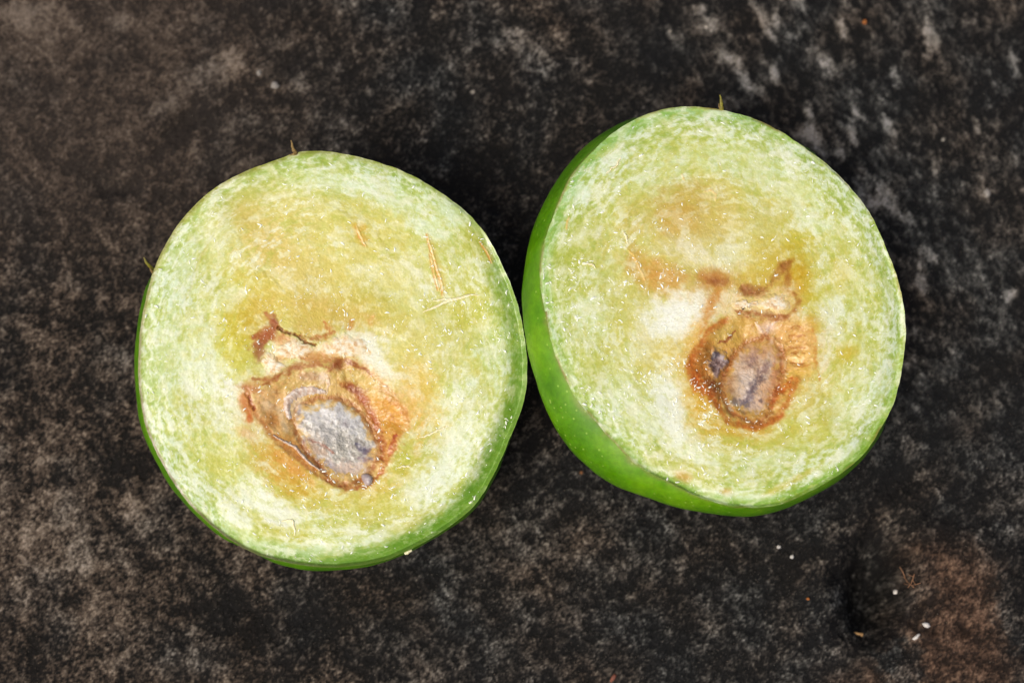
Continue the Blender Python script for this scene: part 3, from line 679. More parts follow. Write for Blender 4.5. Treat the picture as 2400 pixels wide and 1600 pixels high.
    ks([(790, 590), (840, 520), (920, 490), (1010, 530), (1130, 600)], 7, (150, 86, 36), .85); zb((850, 525), 16, 14, 0, (140, 76, 30), .85, edge=.6); ks([(560, 470), (650, 490), (760, 500), (830, 470)], 8, (184, 124, 68), .75)
    ks([(560, 300), (720, 330)], 6, (160, 128, 50), .6)
    ks([(880, 370), (960, 440), (1010, 490)], 3, (200, 140, 84), .85); ks([(1030, 320), (1070, 370), (1120, 450)], 3, (200, 150, 84), .8); ks([(700, 420), (800, 440), (900, 470)], 5, (206, 150, 90), .6)
    ks([(560, 1120), (620, 1240), (720, 1340), (790, 1450)], 5, (150, 104, 72), .8)
    ks([(560, 680), (650, 685), (730, 705), (780, 745)], 2.5, (240, 222, 180), .85, h=.02); ks([(760, 600), (785, 680), (775, 760)], 4, (238, 218, 200), .85, h=.03)
    K(L_KERN + L_KERN[:1], 8, (158, 96, 50), .75, soft=1.1, wob=4, h=-.05, taper=False); zb((530, 840), 12, 24, 30, (200, 182, 164), .7, edge=.8)  # brown ring around the seed: stain, with crevice shade painted in
    # folds of the chamber wall
    for q in range(9):
        a = 0.75 + q * 0.07
        ks([(1180 + q * 12, 640 + q * 60), (1330 + q * 10, 760 + q * 60)], 2.2, (182, 112, 40), .35)
    return finish(P, L_CAV, 100)

HL = Half.__new__(Half)
HL.__init__(L_CUT, L_SIL, 780, 845, 2.2, (0.06, 0.05), 0.45, 'left half of the cut green fruit, face showing a large grey seed')
build_half(HL, left_fields, 40)

def p_kernL(Q):
    Q.col[:] = (192, 187, 172)
    X, Y = Q.X, Q.Y
    Q.mix(sstep(-.1, .35, fbm(X / 22, Y / 22, 5, 1, .65)) * .7, (226, 223, 212)); Q.mix(sstep(.05, .35, fbm(X / 20, Y / 20, 4, 2, .6)) * .75, (146, 138, 128)); Q.mix(sstep(.2, .45, fbm(X / 11, Y / 11, 4, 6, .6)) * .5, (232, 230, 226))
    for z, rx, ry, rot, c, a in [((860, 1130), 40, 24, 20, (164, 160, 148), .8), ((1120, 1240), 24, 12, 30, (140, 126, 130), .7), ((770, 1370), 26, 16, 30, (140, 130, 144), .8), ((650, 1190), 40, 22, 45, (206, 178, 152), .8), ((950, 1380), 44, 22, 0, (216, 192, 172), .85),
                                 ((740, 900), 44, 30, 0, (226, 224, 222), .6), ((980, 990), 44, 24, 30, (220, 220, 220), .6), ((550, 940), 8, 20, 0, (126, 116, 124), .7), ((920, 1000), 10, 8, 0, (150, 140, 140), .5), ((1150, 1300), 16, 26, 20, (170, 118, 70), .7), ((780, 1080), 30, 20, 30, (182, 178, 172), .7)]:
        Q.blob(*ZL([z])[0], rx, ry, rot, c, a, .8, 1.1, 12)
    for z, w, c in [([(1010, 1150), (1050, 1200), (1110, 1230), (1130, 1280)], 8, (96, 92, 108)), ([(1060, 1230), (1160, 1210)], 6, (120, 104, 112)), ([(1020, 1270), (1100, 1290)], 6, (150, 130, 132)), ([(620, 1120), (700, 1150), (780, 1190), (830, 1240)], 3.5, (146, 96, 76)), ([(740, 800), (780, 780), (900, 820)], 4, (196, 152, 108)), ([(940, 1130), (970, 1200), (960, 1260)], 2, (220, 214, 206)), ([(720, 1310), (790, 1440), (900, 1490)], 4, (134, 100, 84)), ([(530, 1000), (560, 1110), (640, 1230)], 3.5, (152, 104, 86)), ([(1060, 960), (1120, 1060), (1190, 1190)], 4, (166, 110, 60))]:
        Q.stroke(ZL(z), w, c, .75)
seedL = patch(HL, left_fields, 'seed', L_KERN, 0.04, p_kernL, M_SEED, 240, 76, rough=0.03, seed=3, rag=.18, blend=.17, label='pale grey seed with violet stains')
def p_lobe(Q):
    Q.col[:] = (176, 162, 160); Q.mix(sstep(0, .4, fbm(Q.X / 8, Q.Y / 8, 3, 5)) * .6, (206, 196, 190))
patch(HL, left_fields, 'seed_lobe', ZL([(1050, 1400), (1090, 1390), (1135, 1420), (1135, 1470), (1100, 1500), (1060, 1460)]), 0.07, p_lobe, M_SEED, 50, 14, rough=.01, seed=5, parent=seedL)
def p_coat(Q):
    Q.col[:] = (208, 188, 168); n = fbm(Q.X / 8, Q.Y / 8, 4, 8, .65)
    Q.mix(sstep(0, .3, n) * .8, (236, 228, 218)); Q.mix(sstep(.1, .4, -n) * .6, (172, 140, 124))
# torn seed coat: a pale crescent over the seed's upper left
for nm, pts, w in [('seed_coat', [(480, 960), (450, 880), (460, 810), (520, 755), (600, 735), (700, 730), (765, 745)], 12), ('seed_coat', [(340, 1090), (430, 1140), (520, 1180), (610, 1290), (720, 1370)], 4)]:
    P0 = np.array(ZL(pts)); T = np.gradient(P0, axis=0); N = np.stack([-T[:, 1], T[:, 0]], 1); N /= np.linalg.norm(N, axis=1, keepdims=True)
    m = 60; t = np.linspace(0, len(P0) - 1, m); ii = np.arange(len(P0))
    cx_, cy_ = np.interp(t, ii, P0[:, 0]), np.interp(t, ii, P0[:, 1]); nx, ny = np.interp(t, ii, N[:, 0]), np.interp(t, ii, N[:, 1])
    cx_ += 2.0 * fbm(t * 2, t * 0, 4, 3); cy_ += 2.0 * fbm(t * 2, t * 0 + 4, 4, 4)
    cr = np.linspace(-1, 1, 9); ww = w * (0.35 + 0.65 * np.sin(np.pi * np.linspace(0.05, 0.95, m))) * (1 + .35 * fbm(t * 3, t * 0 + 1, 3, 6))
    X = cx_[:, None] + nx[:, None] * ww[:, None] * cr; Y = cy_[:, None] + ny[:, None] * ww[:, None] * cr
    h = left_fields(X, Y).h + 0.035 * (1 - cr ** 2)[None] + 0.008 * fbm(X / 8, Y / 8, 4, 9) - .006
    Q = Paint(X, Y); p_coat(Q)
    grid_mesh(nm, HL.pt(X, Y, h), False, lin(grade(Q.col)) * ALB, M_MEMBRANE, seedL, HL.base)
def p_memb(Q):
    X, Y = Q.X, Q.Y
    Q.col[:] = (238, 220, 184); n = fbm(X / 12 + .5 * fbm(X / 20, Y / 20, 3, 3), Y / 10, 5, 12, .65)
    Q.mix(sstep(0, .3, n) * .7, (248, 244, 228)); Q.mix(sstep(.12, .4, -n) * .55, (216, 168, 108)); Q.mix(sstep(.3, .5, fbm(X / 20, Y / 20, 4, 14)) * .4, (190, 130, 70))
for k, (z, hgt) in enumerate([([(250, 470), (300, 420), (350, 440), (380, 500), (440, 540), (360, 610), (320, 590), (290, 560), (260, 530)], .10),
                              ([(400, 370), (480, 330), (590, 350), (670, 390), (640, 440), (520, 470), (430, 480), (360, 450)], .12),
                              ([(690, 380), (780, 330), (880, 290), (1000, 310), (1090, 380), (1110, 440), (1000, 450), (930, 470), (800, 440), (720, 430)], .09)]):
    patch(HL, left_fields, 'membrane', ZL(z), hgt * .2, p_memb, M_MEMBRANE, 160, 40, blend=.28, rough=.010, seed=20 + k, rag=.3)
# strands
def z2(z): return [(760 + .3189 * a, 320 + .3189 * b) for a, b in z]
def z3(z): return [(300 + .3189 * a, 840 + .3189 * b) for a, b in z]
def z4(z): return [(760 + .3189 * a, 840 + .3189 * b) for a, b in z]
def strand(H, fl, pts, w, mat, k, **kw): return tube(H, fl, 'pulp_strand', pts, w, mat, seed=k, wob=4.0, **kw)
strand(HL, left_fields, z2([(720, 1290), (840, 1240), (900, 1210), (1000, 1185), (1080, 1165), (1150, 1163)]), .022, M_STRAND_PALE, 3)
strand(HL, left_fields, z2([(800, 1215), (870, 1195), (960, 1190)]), .014, M_STRAND_PALE, 4)
strand(HL, left_fields, z3([(1130, 1195), (1200, 1185), (1220, 1230), (1225, 1260), (1215, 1300)]), .018, M_STRAND_PALE, 7)
strand(HL, left_fields, z4([(700, 580), (780, 560), (850, 520), (920, 495)]), .016, M_STRAND_PALE, 8)
strand(HL, left_fields, z4([(535, 805), (590, 790), (640, 800)]), .013, M_STRAND_PALE, 9)
strand(HL, left_fields, z4([(600, 1440), (630, 1410), (655, 1385)]), .03, M_STRAND_PALE, 13)
# dry bristles left from the flower at the edge of the skin
def bristle(H, fl, pts, heights, w, mat, k): return tube(H, fl, 'bristle', pts, w, mat, seed=k, wob=1.0, free=heights, n=16)
bristle(HL, left_fields, [(697, 362), (690, 357), (686, 348), (684, 340), (682, 331)], [-.03, .02, .03, .05, .06], .030, M_BRISTLE, 1)
bristle(HL, left_fields, [(700, 360), (689, 361), (678, 364)], [-.03, .02, .02], .022, M_BRISTLE, 2)
bristle(HL, left_fields, [(362, 634), (352, 625), (344, 618), (339, 608), (338, 604)], [-.08, -.02, .03, .05, .06], .032, M_BRISTLE_G, 3)
bristle(HL, left_fields, [(362, 642), (354, 634), (351, 628)], [-.06, .0, .02], .022, M_BRISTLE, 4)
def dens(hot, lo):
    def f(x, y):
        v = np.full(x.shape, lo)
        for (cx, cy, r, a) in hot: v = v + a * np.exp(-((x - cx) ** 2 + (y - cy) ** 2) / (r * r))
        return v * np.maximum(0.05, 0.45 + 1.8 * fbm(x / 45, y / 45, 2, 77))
    return f
flecks(HL, left_fields, 'glint_flecks', 1400, dens([(540, 790, 80, .5), (720, 1160, 120, .4), (1060, 720, 120, .5), (620, 1000, 60, .3), (900, 1150, 120, .4), (720, 690, 80, .3), (1120, 1000, 80, .3)], .12), 5, M_GLINT)

# ------- right half
def ZR(z): return [(1540 + 0.2933 * a, 580 + 0.2933 * b) for a, b in z]
R_CAV = ZR([(560, 570), (700, 520), (800, 560), (1000, 560), (1190, 600), (1260, 750), (1240, 950), (1150, 1060), (1060, 1200), (980, 1350), (850, 1420), (700, 1420), (560, 1380), (490, 1260), (400, 1160), (310, 1100), (260, 950), (330, 800), (430, 650)])
R_KERN = ZR([(700, 770), (780, 725), (870, 705), (980, 735), (1025, 830), (1025, 960), (985, 1090), (910, 1240), (885, 1350), (800, 1400), (690, 1360), (590, 1300), (535, 1190), (540, 1060), (580, 950), (640, 850)])
HR = None
def right_fields(X, Y):
    P = flesh_base(X, Y, HR, 200)
    B = P.blob; K = P.stroke
    for b in [(1640, 560, 180, 110, 0, (216, 202, 128), .6), (1600, 470, 60, 44, -20, (192, 166, 84), .7), (1690, 470, 60, 40, 30, (206, 186, 104), .5), (1590, 520, 46, 34, 0, (206, 164, 80), .65), (1680, 540, 60, 40, 0, (214, 190, 106), .5), (1525, 640, 62, 34, 30, (206, 154, 74), .75), (1490, 600, 16, 44, -15, (208, 164, 84), .5), (1480, 520, 26, 30, 0, (206, 180, 96), .5),
              (1560, 650, 40, 24, 0, (206, 150, 72), .6), (1672, 655, 40, 24, 10, (186, 126, 52), .75), (1775, 625, 50, 60, 20, (204, 182, 70), .75), (1880, 600, 46, 90, -10, (200, 184, 52), .8), (1900, 670, 60, 50, 0, (194, 190, 66), .7), (1830, 480, 40, 70, 30, (210, 194, 110), .5), (1970, 640, 26, 40, 0, (206, 188, 70), .7), (1985, 825, 22, 22, 0, (212, 178, 60), .8), (1960, 870, 50, 60, 0, (200, 196, 90), .55),
              (1640, 1000, 60, 40, 20, (208, 188, 80), .6), (1750, 1030, 110, 30, -8, (198, 198, 92), .65), (1650, 940, 40, 50, 0, (214, 176, 66), .65), (1550, 820, 80, 60, 0, (226, 202, 126), .65), (1500, 800, 60, 80, 0, (214, 204, 120), .5), (1900, 1000, 80, 50, -30, (190, 190, 84), .6), (1600, 1100, 90, 30, 20, (206, 196, 108), .5), (1880, 820, 30, 70, 0, (226, 196, 104), .7), (1850, 930, 40, 40, 0, (222, 200, 110), .6),
              (1330, 620, 40, 120, 5, (180, 186, 76), .5), (1420, 850, 60, 80, 0, (194, 198, 100), .5), (1705, 1155, 14, 10, 0, (196, 130, 40), .7), (1600, 1115, 20, 12, 0, (196, 140, 56), .6), (1850, 1130, 80, 8, -28, (206, 190, 90), .6), (1480, 700, 60, 60, 0, (204, 196, 104), .4), (1800, 700, 300, 300, 0, (210, 204, 120), .12)]:
        B(*b[:6], min(.95, b[6] * 0.95), edge=0.65)
    for b in [(1600, 735, 74, 44, -10, (242, 244, 228), .95), (1650, 700, 30, 24, 0, (242, 242, 222), .7), (1560, 770, 50, 26, 0, (238, 240, 216), .7), (1955, 730, 30, 60, 10, (234, 240, 214), .85), (1930, 830, 16, 60, 5, (238, 240, 220), .85), (1570, 950, 40, 90, -12, (236, 242, 220), .85), (1620, 1040, 80, 30, 30, (232, 240, 214), .75), (1500, 980, 60, 40, 40, (228, 236, 204), .6),
              (1430, 370, 50, 20, -35, (228, 240, 212), .75), (1360, 455, 34, 24, 0, (228, 240, 214), .7), (1720, 600, 70, 40, 0, (236, 236, 206), .6), (1620, 590, 60, 30, 30, (238, 230, 200), .6), (1860, 450, 60, 40, 30, (226, 238, 206), .55), (1900, 520, 50, 24, 20, (228, 240, 210), .65), (1560, 400, 90, 40, -15, (216, 230, 186), .45), (1740, 380, 110, 40, 10, (214, 230, 186), .45), (1380, 740, 40, 60, 0, (222, 234, 198), .5),
              (1985, 940, 40, 60, 20, (228, 238, 208), .55), (2060, 900, 20, 60, 15, (222, 236, 204), .55), (1730, 1165, 90, 16, 5, (228, 238, 212), .75), (1960, 1075, 60, 12, -38, (228, 238, 212), .75), (1800, 1080, 80, 22, -15, (222, 234, 200), .55), (1440, 920, 40, 50, 30, (222, 234, 200), .5), (1910, 620, 30, 50, 0, (226, 238, 206), .3), (1480, 830, 50, 30, 0, (232, 238, 208), .5)]:
        B(*b, edge=0.55, nz=0.8)
    g = sstep(30, 2, P.rim) * np.clip(np.cos(P.th - 1.35), 0, 1) ** 2; P.mix(np.clip(g * 1.2, 0, 0.8), (122, 164, 50))
    g = sstep(40, 0, P.rim) * np.clip(np.cos(P.th + 2.3), 0, 1) ** 2; P.mix(np.clip(g, 0, 0.6), (132, 180, 88))
    g = sstep(7, 1, P.rim) * np.clip(fbm(P.th * 6, P.th * 0, 3, 9) + .2, 0, 1); P.mix(g * 0.8, (140, 110, 60))
    P.h -= 0.06 * sstep(60, 0, P.rim) * np.clip(np.cos(P.th - 0.9), 0, 1)
    for p in [[(1440, 400), (1380, 480), (1340, 560)], [(1500, 360), (1420, 460), (1370, 540)], [(1520, 420), (1480, 500), (1460, 580)]]:
        K(p, 5, (176, 184, 96), 0.4, h=-0.008)
    for b in [(1630, 860, 50, 110, 10, (222, 160, 70), .6), (1720, 1010, 100, 36, 0, (212, 166, 62), .55), (1900, 850, 50, 110, 0, (226, 176, 84), .55), (1700, 670, 110, 36, -5, (204, 140, 60), .55), (1850, 640, 50, 60, 0, (200, 150, 44), .55), (1560, 660, 70, 40, 10, (210, 156, 78), .5), (1600, 500, 90, 60, -20, (202, 162, 76), .5)]:
        B(*b[:6], b[6] * .6, edge=0.9)
    B(1598, 738, 78, 44, -12, (244, 245, 230), .85, edge=.8, nz=.9); B(1572, 960, 36, 80, -12, (240, 244, 226), .75, edge=.6, nz=.7)
    z1_ = lambda z: [(1200 + .3189 * a, 220 + .3189 * b) for a, b in z]
    for z in [[(1410, 720), (1470, 705), (1495, 740), (1500, 790)], [(830, 1120), (890, 1180), (940, 1280), (980, 1370)], [(420, 900), (405, 950), (400, 1000)], [(1250, 590), (1270, 640)]]:
        K(z1_(z), 2.6, (232, 184, 100), .8, wob=2, h=.02)
    P.poly(R_CAV, (204, 156, 80), 0.85, edge=20, nz=20, h=-0.15, hedge=34)
    zb = lambda z, *a, **k: B(*ZR([z])[0], *a, **k)
    def ks(z, w, c, a, **k):
        if w >= 5: K(ZR(z), w * 2.6 + 4, (204, 142, 66), a * .28, soft=1.3, wob=7)
        K(ZR(z), w, c, a, **k)
    zp = lambda z, c, a, e=11, n=12: P.poly(ZR(z), c, a, edge=e, nz=n, ns=13)
    for z, rx, ry, rot, c, a in [((460, 250), 34, 20, 10, (184, 128, 66), .6), ((1120, 260), 30, 44, 0, (198, 160, 36), .75), ((1230, 640), 20, 24, 0, (214, 164, 70), .6), ((330, 1250), 30, 40, -20, (212, 168, 60), .6), ((620, 1450), 70, 14, 8, (206, 170, 66), .7), ((330, 700), 24, 40, 25, (226, 180, 92), .6), ((440, 440), 14, 34, 25, (206, 142, 62), .7), ((880, 150), 40, 50, 0, (206, 186, 84), .6)]:
        zb(z, rx, ry, rot, c, a, edge=.7)
    zp([(440, 660), (560, 580), (700, 540), (790, 600), (850, 690), (760, 730), (660, 780), (600, 740), (480, 760)], (196, 160, 78), .9); zb((560, 660), 24, 16, -30, (208, 180, 104), .75, edge=.7); zb((740, 660), 16, 12, 0, (214, 178, 110), .6, edge=.7)
    zp([(300, 820), (430, 760), (420, 900), (430, 1060), (500, 1180), (480, 1260), (330, 1100), (260, 960)], (186, 122, 46), .9); zb((380, 840), 20, 24, 20, (164, 112, 46), .8, edge=.7); zb((450, 1110), 14, 24, -15, (132, 66, 24), .85, edge=.7); zb((330, 1060), 16, 26, -20, (196, 98, 18), .85, edge=.7); zb((270, 940), 9, 22, 5, (204, 116, 34), .8, edge=.7)
    zp([(900, 620), (1060, 580), (1200, 620), (1260, 760), (1240, 900), (1120, 960), (1060, 850), (1020, 740)], (214, 172, 102), .9); zp([(1060, 960), (1200, 960), (1130, 1060), (1040, 1200)], (222, 186, 92), .85)
    zb((940, 650), 26, 12, 0, (204, 160, 96), .7, edge=.7); zb((1160, 880), 24, 20, 0, (224, 186, 106), .7, edge=.7)
    ks([(640, 790), (600, 900), (545, 1010), (510, 1150), (500, 1250)], 9, (150, 104, 46), .85, h=-.05)
    ks([(1090, 1030), (1040, 1120), (960, 1150), (930, 1240)], 9, (194, 98, 24), .85, h=-.03); ks([(1000, 1060), (950, 1160), (930, 1280)], 6, (168, 84, 26), .7)
    ks([(520, 1250), (560, 1340), (640, 1400)], 9, (204, 192, 112), .85); ks([(680, 1430), (800, 1440), (900, 1400), (990, 1340)], 8, (186, 110, 34), .85); ks([(400, 1150), (460, 1220), (490, 1300)], 7, (176, 92, 24), .8)
    zb((1060, 340), 24, 20, 0, (210, 176, 118), .7, edge=.7)
    P.poly(ZR([(440, 500), (520, 350), (640, 340), (700, 380), (900, 330), (1060, 340), (1130, 470), (1190, 600), (1000, 560), (700, 520), (560, 560)]), (236, 208, 156), .8, edge=10, nz=16, ns=18)
    zb((880, 640), 26, 14, -20, (232, 206, 190), .8, edge=.7)
    ks([(560, 570), (430, 650), (330, 800), (255, 930), (290, 1080), (400, 1170), (490, 1260), (560, 1380), (700, 1425), (850, 1420), (980, 1350), (1060, 1200), (1120, 1050)], 9, (184, 104, 34), .7, h=-0.02, taper=False)
    ks([(640, 510), (740, 530), (860, 545), (960, 560), (1060, 555)], 11, (150, 86, 42), .8); ks([(1010, 560), (1090, 500), (1130, 430), (1090, 360)], 8, (166, 112, 52), .75)
    zb((755, 345), 30, 11, 5, (146, 90, 48), .8, edge=.9, nz=.9); ks([(680, 300), (700, 350), (790, 370)], 9, (150, 92, 50), .6, soft=1.3, h=-.03); ks([(800, 360), (880, 310), (930, 240), (980, 170), (1020, 120)], 8, (160, 112, 50), .6, soft=1.3, h=-0.05)
    zb((1020, 145), 15, 11, -30, (150, 94, 30), .8, edge=.9, nz=.9); zb((1040, 240), 9, 22, 0, (156, 98, 26), .75, edge=.9, nz=.9); ks([(990, 190), (960, 250), (900, 310)], 7, (176, 134, 70), .6)
    zb((470, 268), 18, 8, 0, (146, 88, 44), .7, edge=1., nz=1.); ks([(500, 340), (470, 400), (430, 470), (380, 600), (340, 720)], 9, (206, 140, 66), .6, soft=1.3)
    ks([(500, 750), (560, 730), (610, 690), (640, 650)], 4, (138, 74, 32), .85, h=-.02)
    ks([(960, 585), (900, 630), (865, 690)], 4.5, (240, 218, 204), .85, h=.03); ks([(790, 595), (830, 640), (870, 690)], 5, (236, 212, 196), .8, h=.03)
    ks([(800, 720), (870, 698), (960, 722), (1020, 770), (1045, 850), (1035, 930), (1050, 1030)], 4, (238, 214, 170), .85, h=.04)
    ks([(670, 485), (720, 470), (790, 445)], 3, (70, 62, 40), .95, h=-.12)
    K(R_KERN + R_KERN[:1], 10, (158, 94, 44), .75, soft=1.1, wob=4, h=-.05, taper=False)  # stained ring around this seed, its colour also carrying the crevice shade
    for q in range(9):
        y = 625 + q * 34 + 14 * math.sin(q * 5.1); e = 14 * math.sin(q * 3.3); ks([(1050 + 2 * e, y + 10), (1120, y + e), (1180 + e, y + 22)], 2.2 + 1.2 * math.sin(q * 2.1) ** 2, (166, 104, 42), .25 + .45 * math.sin(q * 1.7 + 1) ** 2, h=-.008)
    ks([(1240, 640), (1270, 760), (1260, 900), (1300, 1060)], 4, (200, 140, 64), .7); ks([(1040, 960), (1120, 940), (1220, 940)], 3, (196, 130, 52), .6)
    return finish(P, R_CAV, 200)
HR = Half.__new__(Half)
HR.__init__(R_CUT, R_SIL, 1700, 730, 2.3, (0.24, 0.24), 0.75, 'right half of the cut fruit, glossy green skin showing at its left side')
build_half(HR, right_fields, 60)

def p_kernR(Q):
    X, Y = Q.X, Q.Y
    Q.col[:] = (216, 198, 176)
    Q.mix(sstep(0, .35, fbm(X / 18, Y / 18, 5, 31, .65)) * .6, (218, 200, 178)); Q.mix(sstep(.05, .35, fbm(X / 10, Y / 10, 4, 32, .65)) * .45, (190, 156, 124))
    for z, rx, ry, rot, c, a in [((860, 780), 40, 24, 0, (202, 150, 96), .7), ((760, 900), 30, 40, 20, (176, 138, 104), .6), ((700, 1130), 36, 46, 20, (206, 190, 174), .85), ((620, 1100), 18, 40, 0, (198, 164, 120), .7), ((820, 1260), 40, 34, 0, (204, 176, 150), .8), ((630, 1310), 22, 20, 0, (220, 204, 172), .8), ((980, 1000), 16, 50, 10, (186, 118, 66), .7), ((900, 1120), 26, 34, 0, (194, 148, 104), .6), ((590, 1090), 12, 30, 0, (160, 116, 72), .6)]:
        Q.blob(*ZR([z])[0], rx, ry, rot, c, a, .7, .8, 14)
    for z, rx, ry, rot, c in [((845, 1035), 10, 9, 0, (96, 78, 76)), ((770, 1130), 9, 22, 25, (92, 80, 90)), ((720, 1230), 16, 10, -20, (90, 84, 100)), ((620, 1220), 12, 8, 0, (106, 92, 82)), ((700, 1330), 20, 9, 25, (104, 80, 60)), ((845, 1215), 4, 5, 0, (96, 80, 80)), ((780, 880), 10, 16, 20, (150, 120, 110)), ((870, 960), 16, 9, -40, (130, 102, 96)), ((760, 1365), 14, 5, 20, (110, 76, 52))]:
        Q.blob(*ZR([z])[0], rx, ry, rot, c, .65, .8, .9, 8)
    Q.stroke(ZR([(860, 1010), (800, 1090), (740, 1180), (690, 1260)]), 3, (124, 106, 104), .5)
patch(HR, right_fields, 'seed', R_KERN, 0.035, p_kernR, M_SEED, 220, 70, rough=.025, seed=33, rag=.2, blend=.22, label='tan seed with dark speckles')
def p_lump(Q):
    X, Y = Q.X, Q.Y
    Q.col[:] = (142, 118, 108); Q.mix(sstep(0, .3, fbm(X / 9, Y / 9, 4, 35, .65)) * .7, (186, 168, 164)); Q.mix(sstep(.05, .35, fbm(X / 12, Y / 12, 4, 36, .65)) * .6, (96, 72, 66))
    Q.blob(*ZR([(465, 830)])[0], 16, 15, 0, (84, 74, 78), .9, .5); Q.blob(*ZR([(460, 950)])[0], 9, 8, 0, (76, 54, 46), .8, .5); Q.blob(*ZR([(560, 860)])[0], 14, 12, 0, (204, 190, 188), .8, .5)
patch(HR, right_fields, 'shrivelled_ovule', ZR([(420, 850), (450, 790), (520, 790), (590, 830), (605, 890), (580, 950), (530, 980), (500, 1040), (450, 1060), (430, 1000), (410, 930)]), .05, p_lump, M_SEED, 110, 36, rough=.03, seed=37, rag=.3, blend=.25)
for k, (z, hgt) in enumerate([([(600, 440), (660, 420), (720, 450), (800, 420), (830, 450), (780, 470), (700, 480), (620, 490)], .10),
                              ([(800, 420), (880, 380), (960, 370), (1030, 410), (1070, 460), (1030, 520), (980, 530), (900, 490), (820, 490)], .12)]):
    patch(HR, right_fields, 'membrane', ZR(z), hgt * .22, p_memb, M_MEMBRANE, 160, 40, blend=.28, rough=.010, seed=40 + k, rag=.22)
def zr1(z): return [(1200 + .3189 * a, 220 + .3189 * b) for a, b in z]
strand(HR, right_fields, zr1([(820, 1010), (840, 1060), (850, 1100)]), .016, M_STRAND_PALE, 27)
strand(HR, right_fields, zr1([(520, 1255), (580, 1250), (620, 1280)]), .014, M_STRAND_PALE, 28)
strand(HR, right_fields, zr1([(800, 470), (760, 530), (690, 590)]), .012, M_STRAND_PALE, 30)
bristle(HR, right_fields, [(1693, 262), (1691, 252), (1690, 242), (1687, 234), (1685, 226)], [-.05, 0, .03, .05, .06], .034, M_BRISTLE_G, 5)
bristle(HR, right_fields, [(1690, 260), (1686, 251), (1684, 244)], [-.05, 0, .02], .02, M_BRISTLE, 6)
flecks(HR, right_fields, 'glint_flecks', 1400, dens([(1300, 640, 70, .8), (1420, 640, 120, .3), (1640, 950, 90, .5), (1700, 1010, 100, .3), (1500, 880, 90, .3), (1400, 960, 60, .5), (1560, 600, 90, .3), (1900, 960, 90, .2), (1700, 1170, 100, .3), (1890, 1080, 80, .2)], .10), 6, M_GLINT)

# ---------------------------------------------------------------- crumbs on the stone
def gpt(px, py):
    p = unproject(px, py, np.array([0, 0, 0.0]), np.array([0, 0, 1.0])); return np.array([p[0], p[1], float(ground_z(p[0], p[1]))])
def crumb(name, label, cat, px, py, lx, ly, hz, rot, mat, seed, group=None):
    r = np.random.RandomState(seed); b = gpt(px, py); V = []; Fc = []
    m, rows = 12, 6; a = math.radians(rot); k = 2 * HALF_W / 2400 * 1.08
    ph = r.rand(m) * .35 + .8
    for j in range(rows):
        f = -math.pi / 2 + math.pi * (j + .5) / rows
        for q in range(m):
            t = q / m * 2 * math.pi; s_ = math.cos(f) ** .6 * ph[q] * (1 + .12 * r.randn())
            u, v = math.cos(t) * lx * k / 2 * s_, math.sin(t) * ly * k / 2 * s_
            V.append((u * math.cos(a) - v * math.sin(a), u * math.sin(a) + v * math.cos(a), hz * .45 + hz / 2 * math.sin(f) * (1 + .15 * r.randn())))
    for j in range(rows - 1):
        for q in range(m):
            e = (q + 1) % m; Fc.append((j * m + q, j * m + e, (j + 1) * m + e, (j + 1) * m + q))
    Fc.append(tuple(range(m))[::-1]); Fc.append(tuple((rows - 1) * m + q for q in range(m)))
    o = mesh_from(name, V, Fc, mat, smooth=True); o.location = Vector(b * S)
    return tag(o, label, cat, group)
M_CHIP = plain_mat('dry_chip', (190, 150, 98), (150, 112, 66), rough=.8, gs=20)
M_GRIT = plain_mat('pale_grit', (214, 208, 198), (170, 164, 156), rough=.5, gs=40)
M_GRIT2 = plain_mat('grey_grit', (150, 144, 134), (110, 104, 96), rough=.8, gs=40)
M_ORANGE = plain_mat('orange_grit', (176, 104, 30), (120, 66, 20), rough=.7, gs=40)
M_RED = plain_mat('red_chip', (128, 72, 50), (84, 48, 36), rough=.7, gs=40)
M_FIBRE = plain_mat('dry_fibre', (146, 106, 74), (104, 74, 52), rough=.8, gs=30)
crumb('wood_chip', 'flat tan dry chip lying below the dark hollow in the stone', 'chip', 2018, 1482, 34, 14, .05, -2, M_CHIP, 1)
crumb('grit_grain', 'white grain beside the tangle of brown fibres', 'grain', 2109, 1382, 14, 12, .05, 0, M_GRIT, 2)
crumb('grit_grain', 'longish white crumb on the brown edge, lowest of the white grains', 'grain', 2142, 1494, 22, 9, .05, 40, M_GRIT, 3)
crumb('grit_grain', 'whitish flaky crumb on the brown crumbly edge of the stone', 'grain', 2165, 1466, 18, 11, .05, -20, M_GRIT, 4)
crumb('grit_grain', 'white speck on black stone under the right fruit half, nearer to the fruit', 'grain', 1825, 1281, 9, 9, .035, 0, M_GRIT, 5)
crumb('grit_grain', 'white speck on black stone under the right fruit half, farther from the fruit', 'grain', 1856, 1304, 9, 10, .035, 0, M_GRIT, 6)
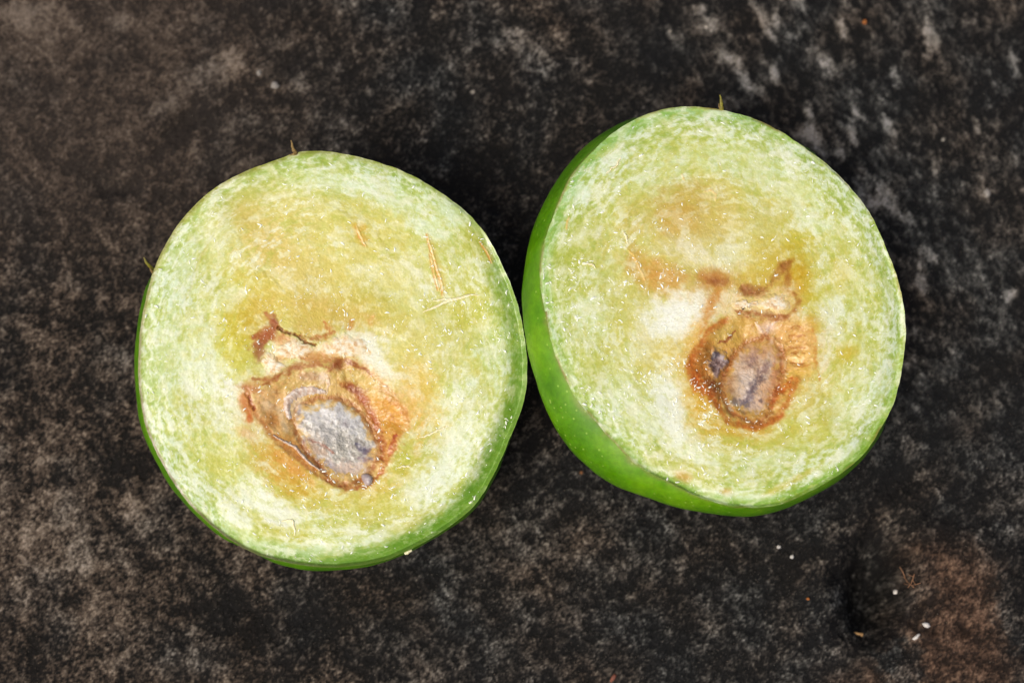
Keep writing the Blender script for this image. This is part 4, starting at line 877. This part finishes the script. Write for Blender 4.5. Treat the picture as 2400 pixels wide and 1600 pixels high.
crumb('grit_grain', 'tiny orange grain left of the dark hollow', 'grain', 1893, 1403, 8, 6, .03, 0, M_ORANGE, 7)
crumb('grit_grain', 'tiny orange grain near the upper right edge of the picture', 'grain', 2026, 52, 11, 12, .04, 0, M_ORANGE, 8)
crumb('red_chip', 'small reddish chip at the bottom edge of the picture', 'chip', 1437, 1588, 24, 11, .05, 55, M_RED, 9)
crumb('pebble', 'round pale pebble bit above the left fruit half', 'pebble', 645, 203, 20, 18, .05, 0, M_GRIT2, 10)
crumb('pebble', 'smallest pale round pebble bit above the left fruit half', 'pebble', 608, 173, 13, 13, .04, 0, M_GRIT2, 11)
crumb('pebble', 'tan pebble bit lying right of the right fruit half', 'pebble', 2312, 455, 18, 20, .05, 0, M_GRIT2, 12)
fb = bpy.data.objects.new('fibre_tangle', None); COL.objects.link(fb); b0 = gpt(2125, 1358); fb.location = Vector(b0 * S); fb.empty_display_size = .003
tag(fb, 'tangle of thin brown plant fibres on the brown edge of the stone', 'fibres')
for k, pts in enumerate([[(2112, 1326), (2118, 1338), (2124, 1352), (2128, 1364)], [(2120, 1350), (2130, 1368), (2140, 1378)], [(2128, 1346), (2138, 1352), (2134, 1368), (2128, 1376)], [(2122, 1366), (2136, 1372), (2152, 1368)], [(2140, 1346), (2136, 1360), (2142, 1372)]]):
    C = np.array([gpt(*p) for p in pts]); C[:, 2] = np.maximum(C[:, 2], b0[2]) + .03 + .03 * np.sin(np.arange(len(C)) * 1.3 + k)
    t = np.linspace(0, len(C) - 1, 12); C = np.stack([np.interp(t, np.arange(len(C)), C[:, j]) for j in range(3)], 1)
    T = np.gradient(C, axis=0); T /= np.linalg.norm(T, axis=1, keepdims=True); A = np.cross(T, [0, 0, 1.0]); Bn = np.cross(A, T)
    V = np.array([[C[i] + .007 * (math.cos(a) * A[i] + math.sin(a) * Bn[i]) for a in np.linspace(0, 2 * np.pi, 5, endpoint=False)] for i in range(12)])
    grid_mesh('fibre', V, True, None, M_FIBRE, fb, b0)
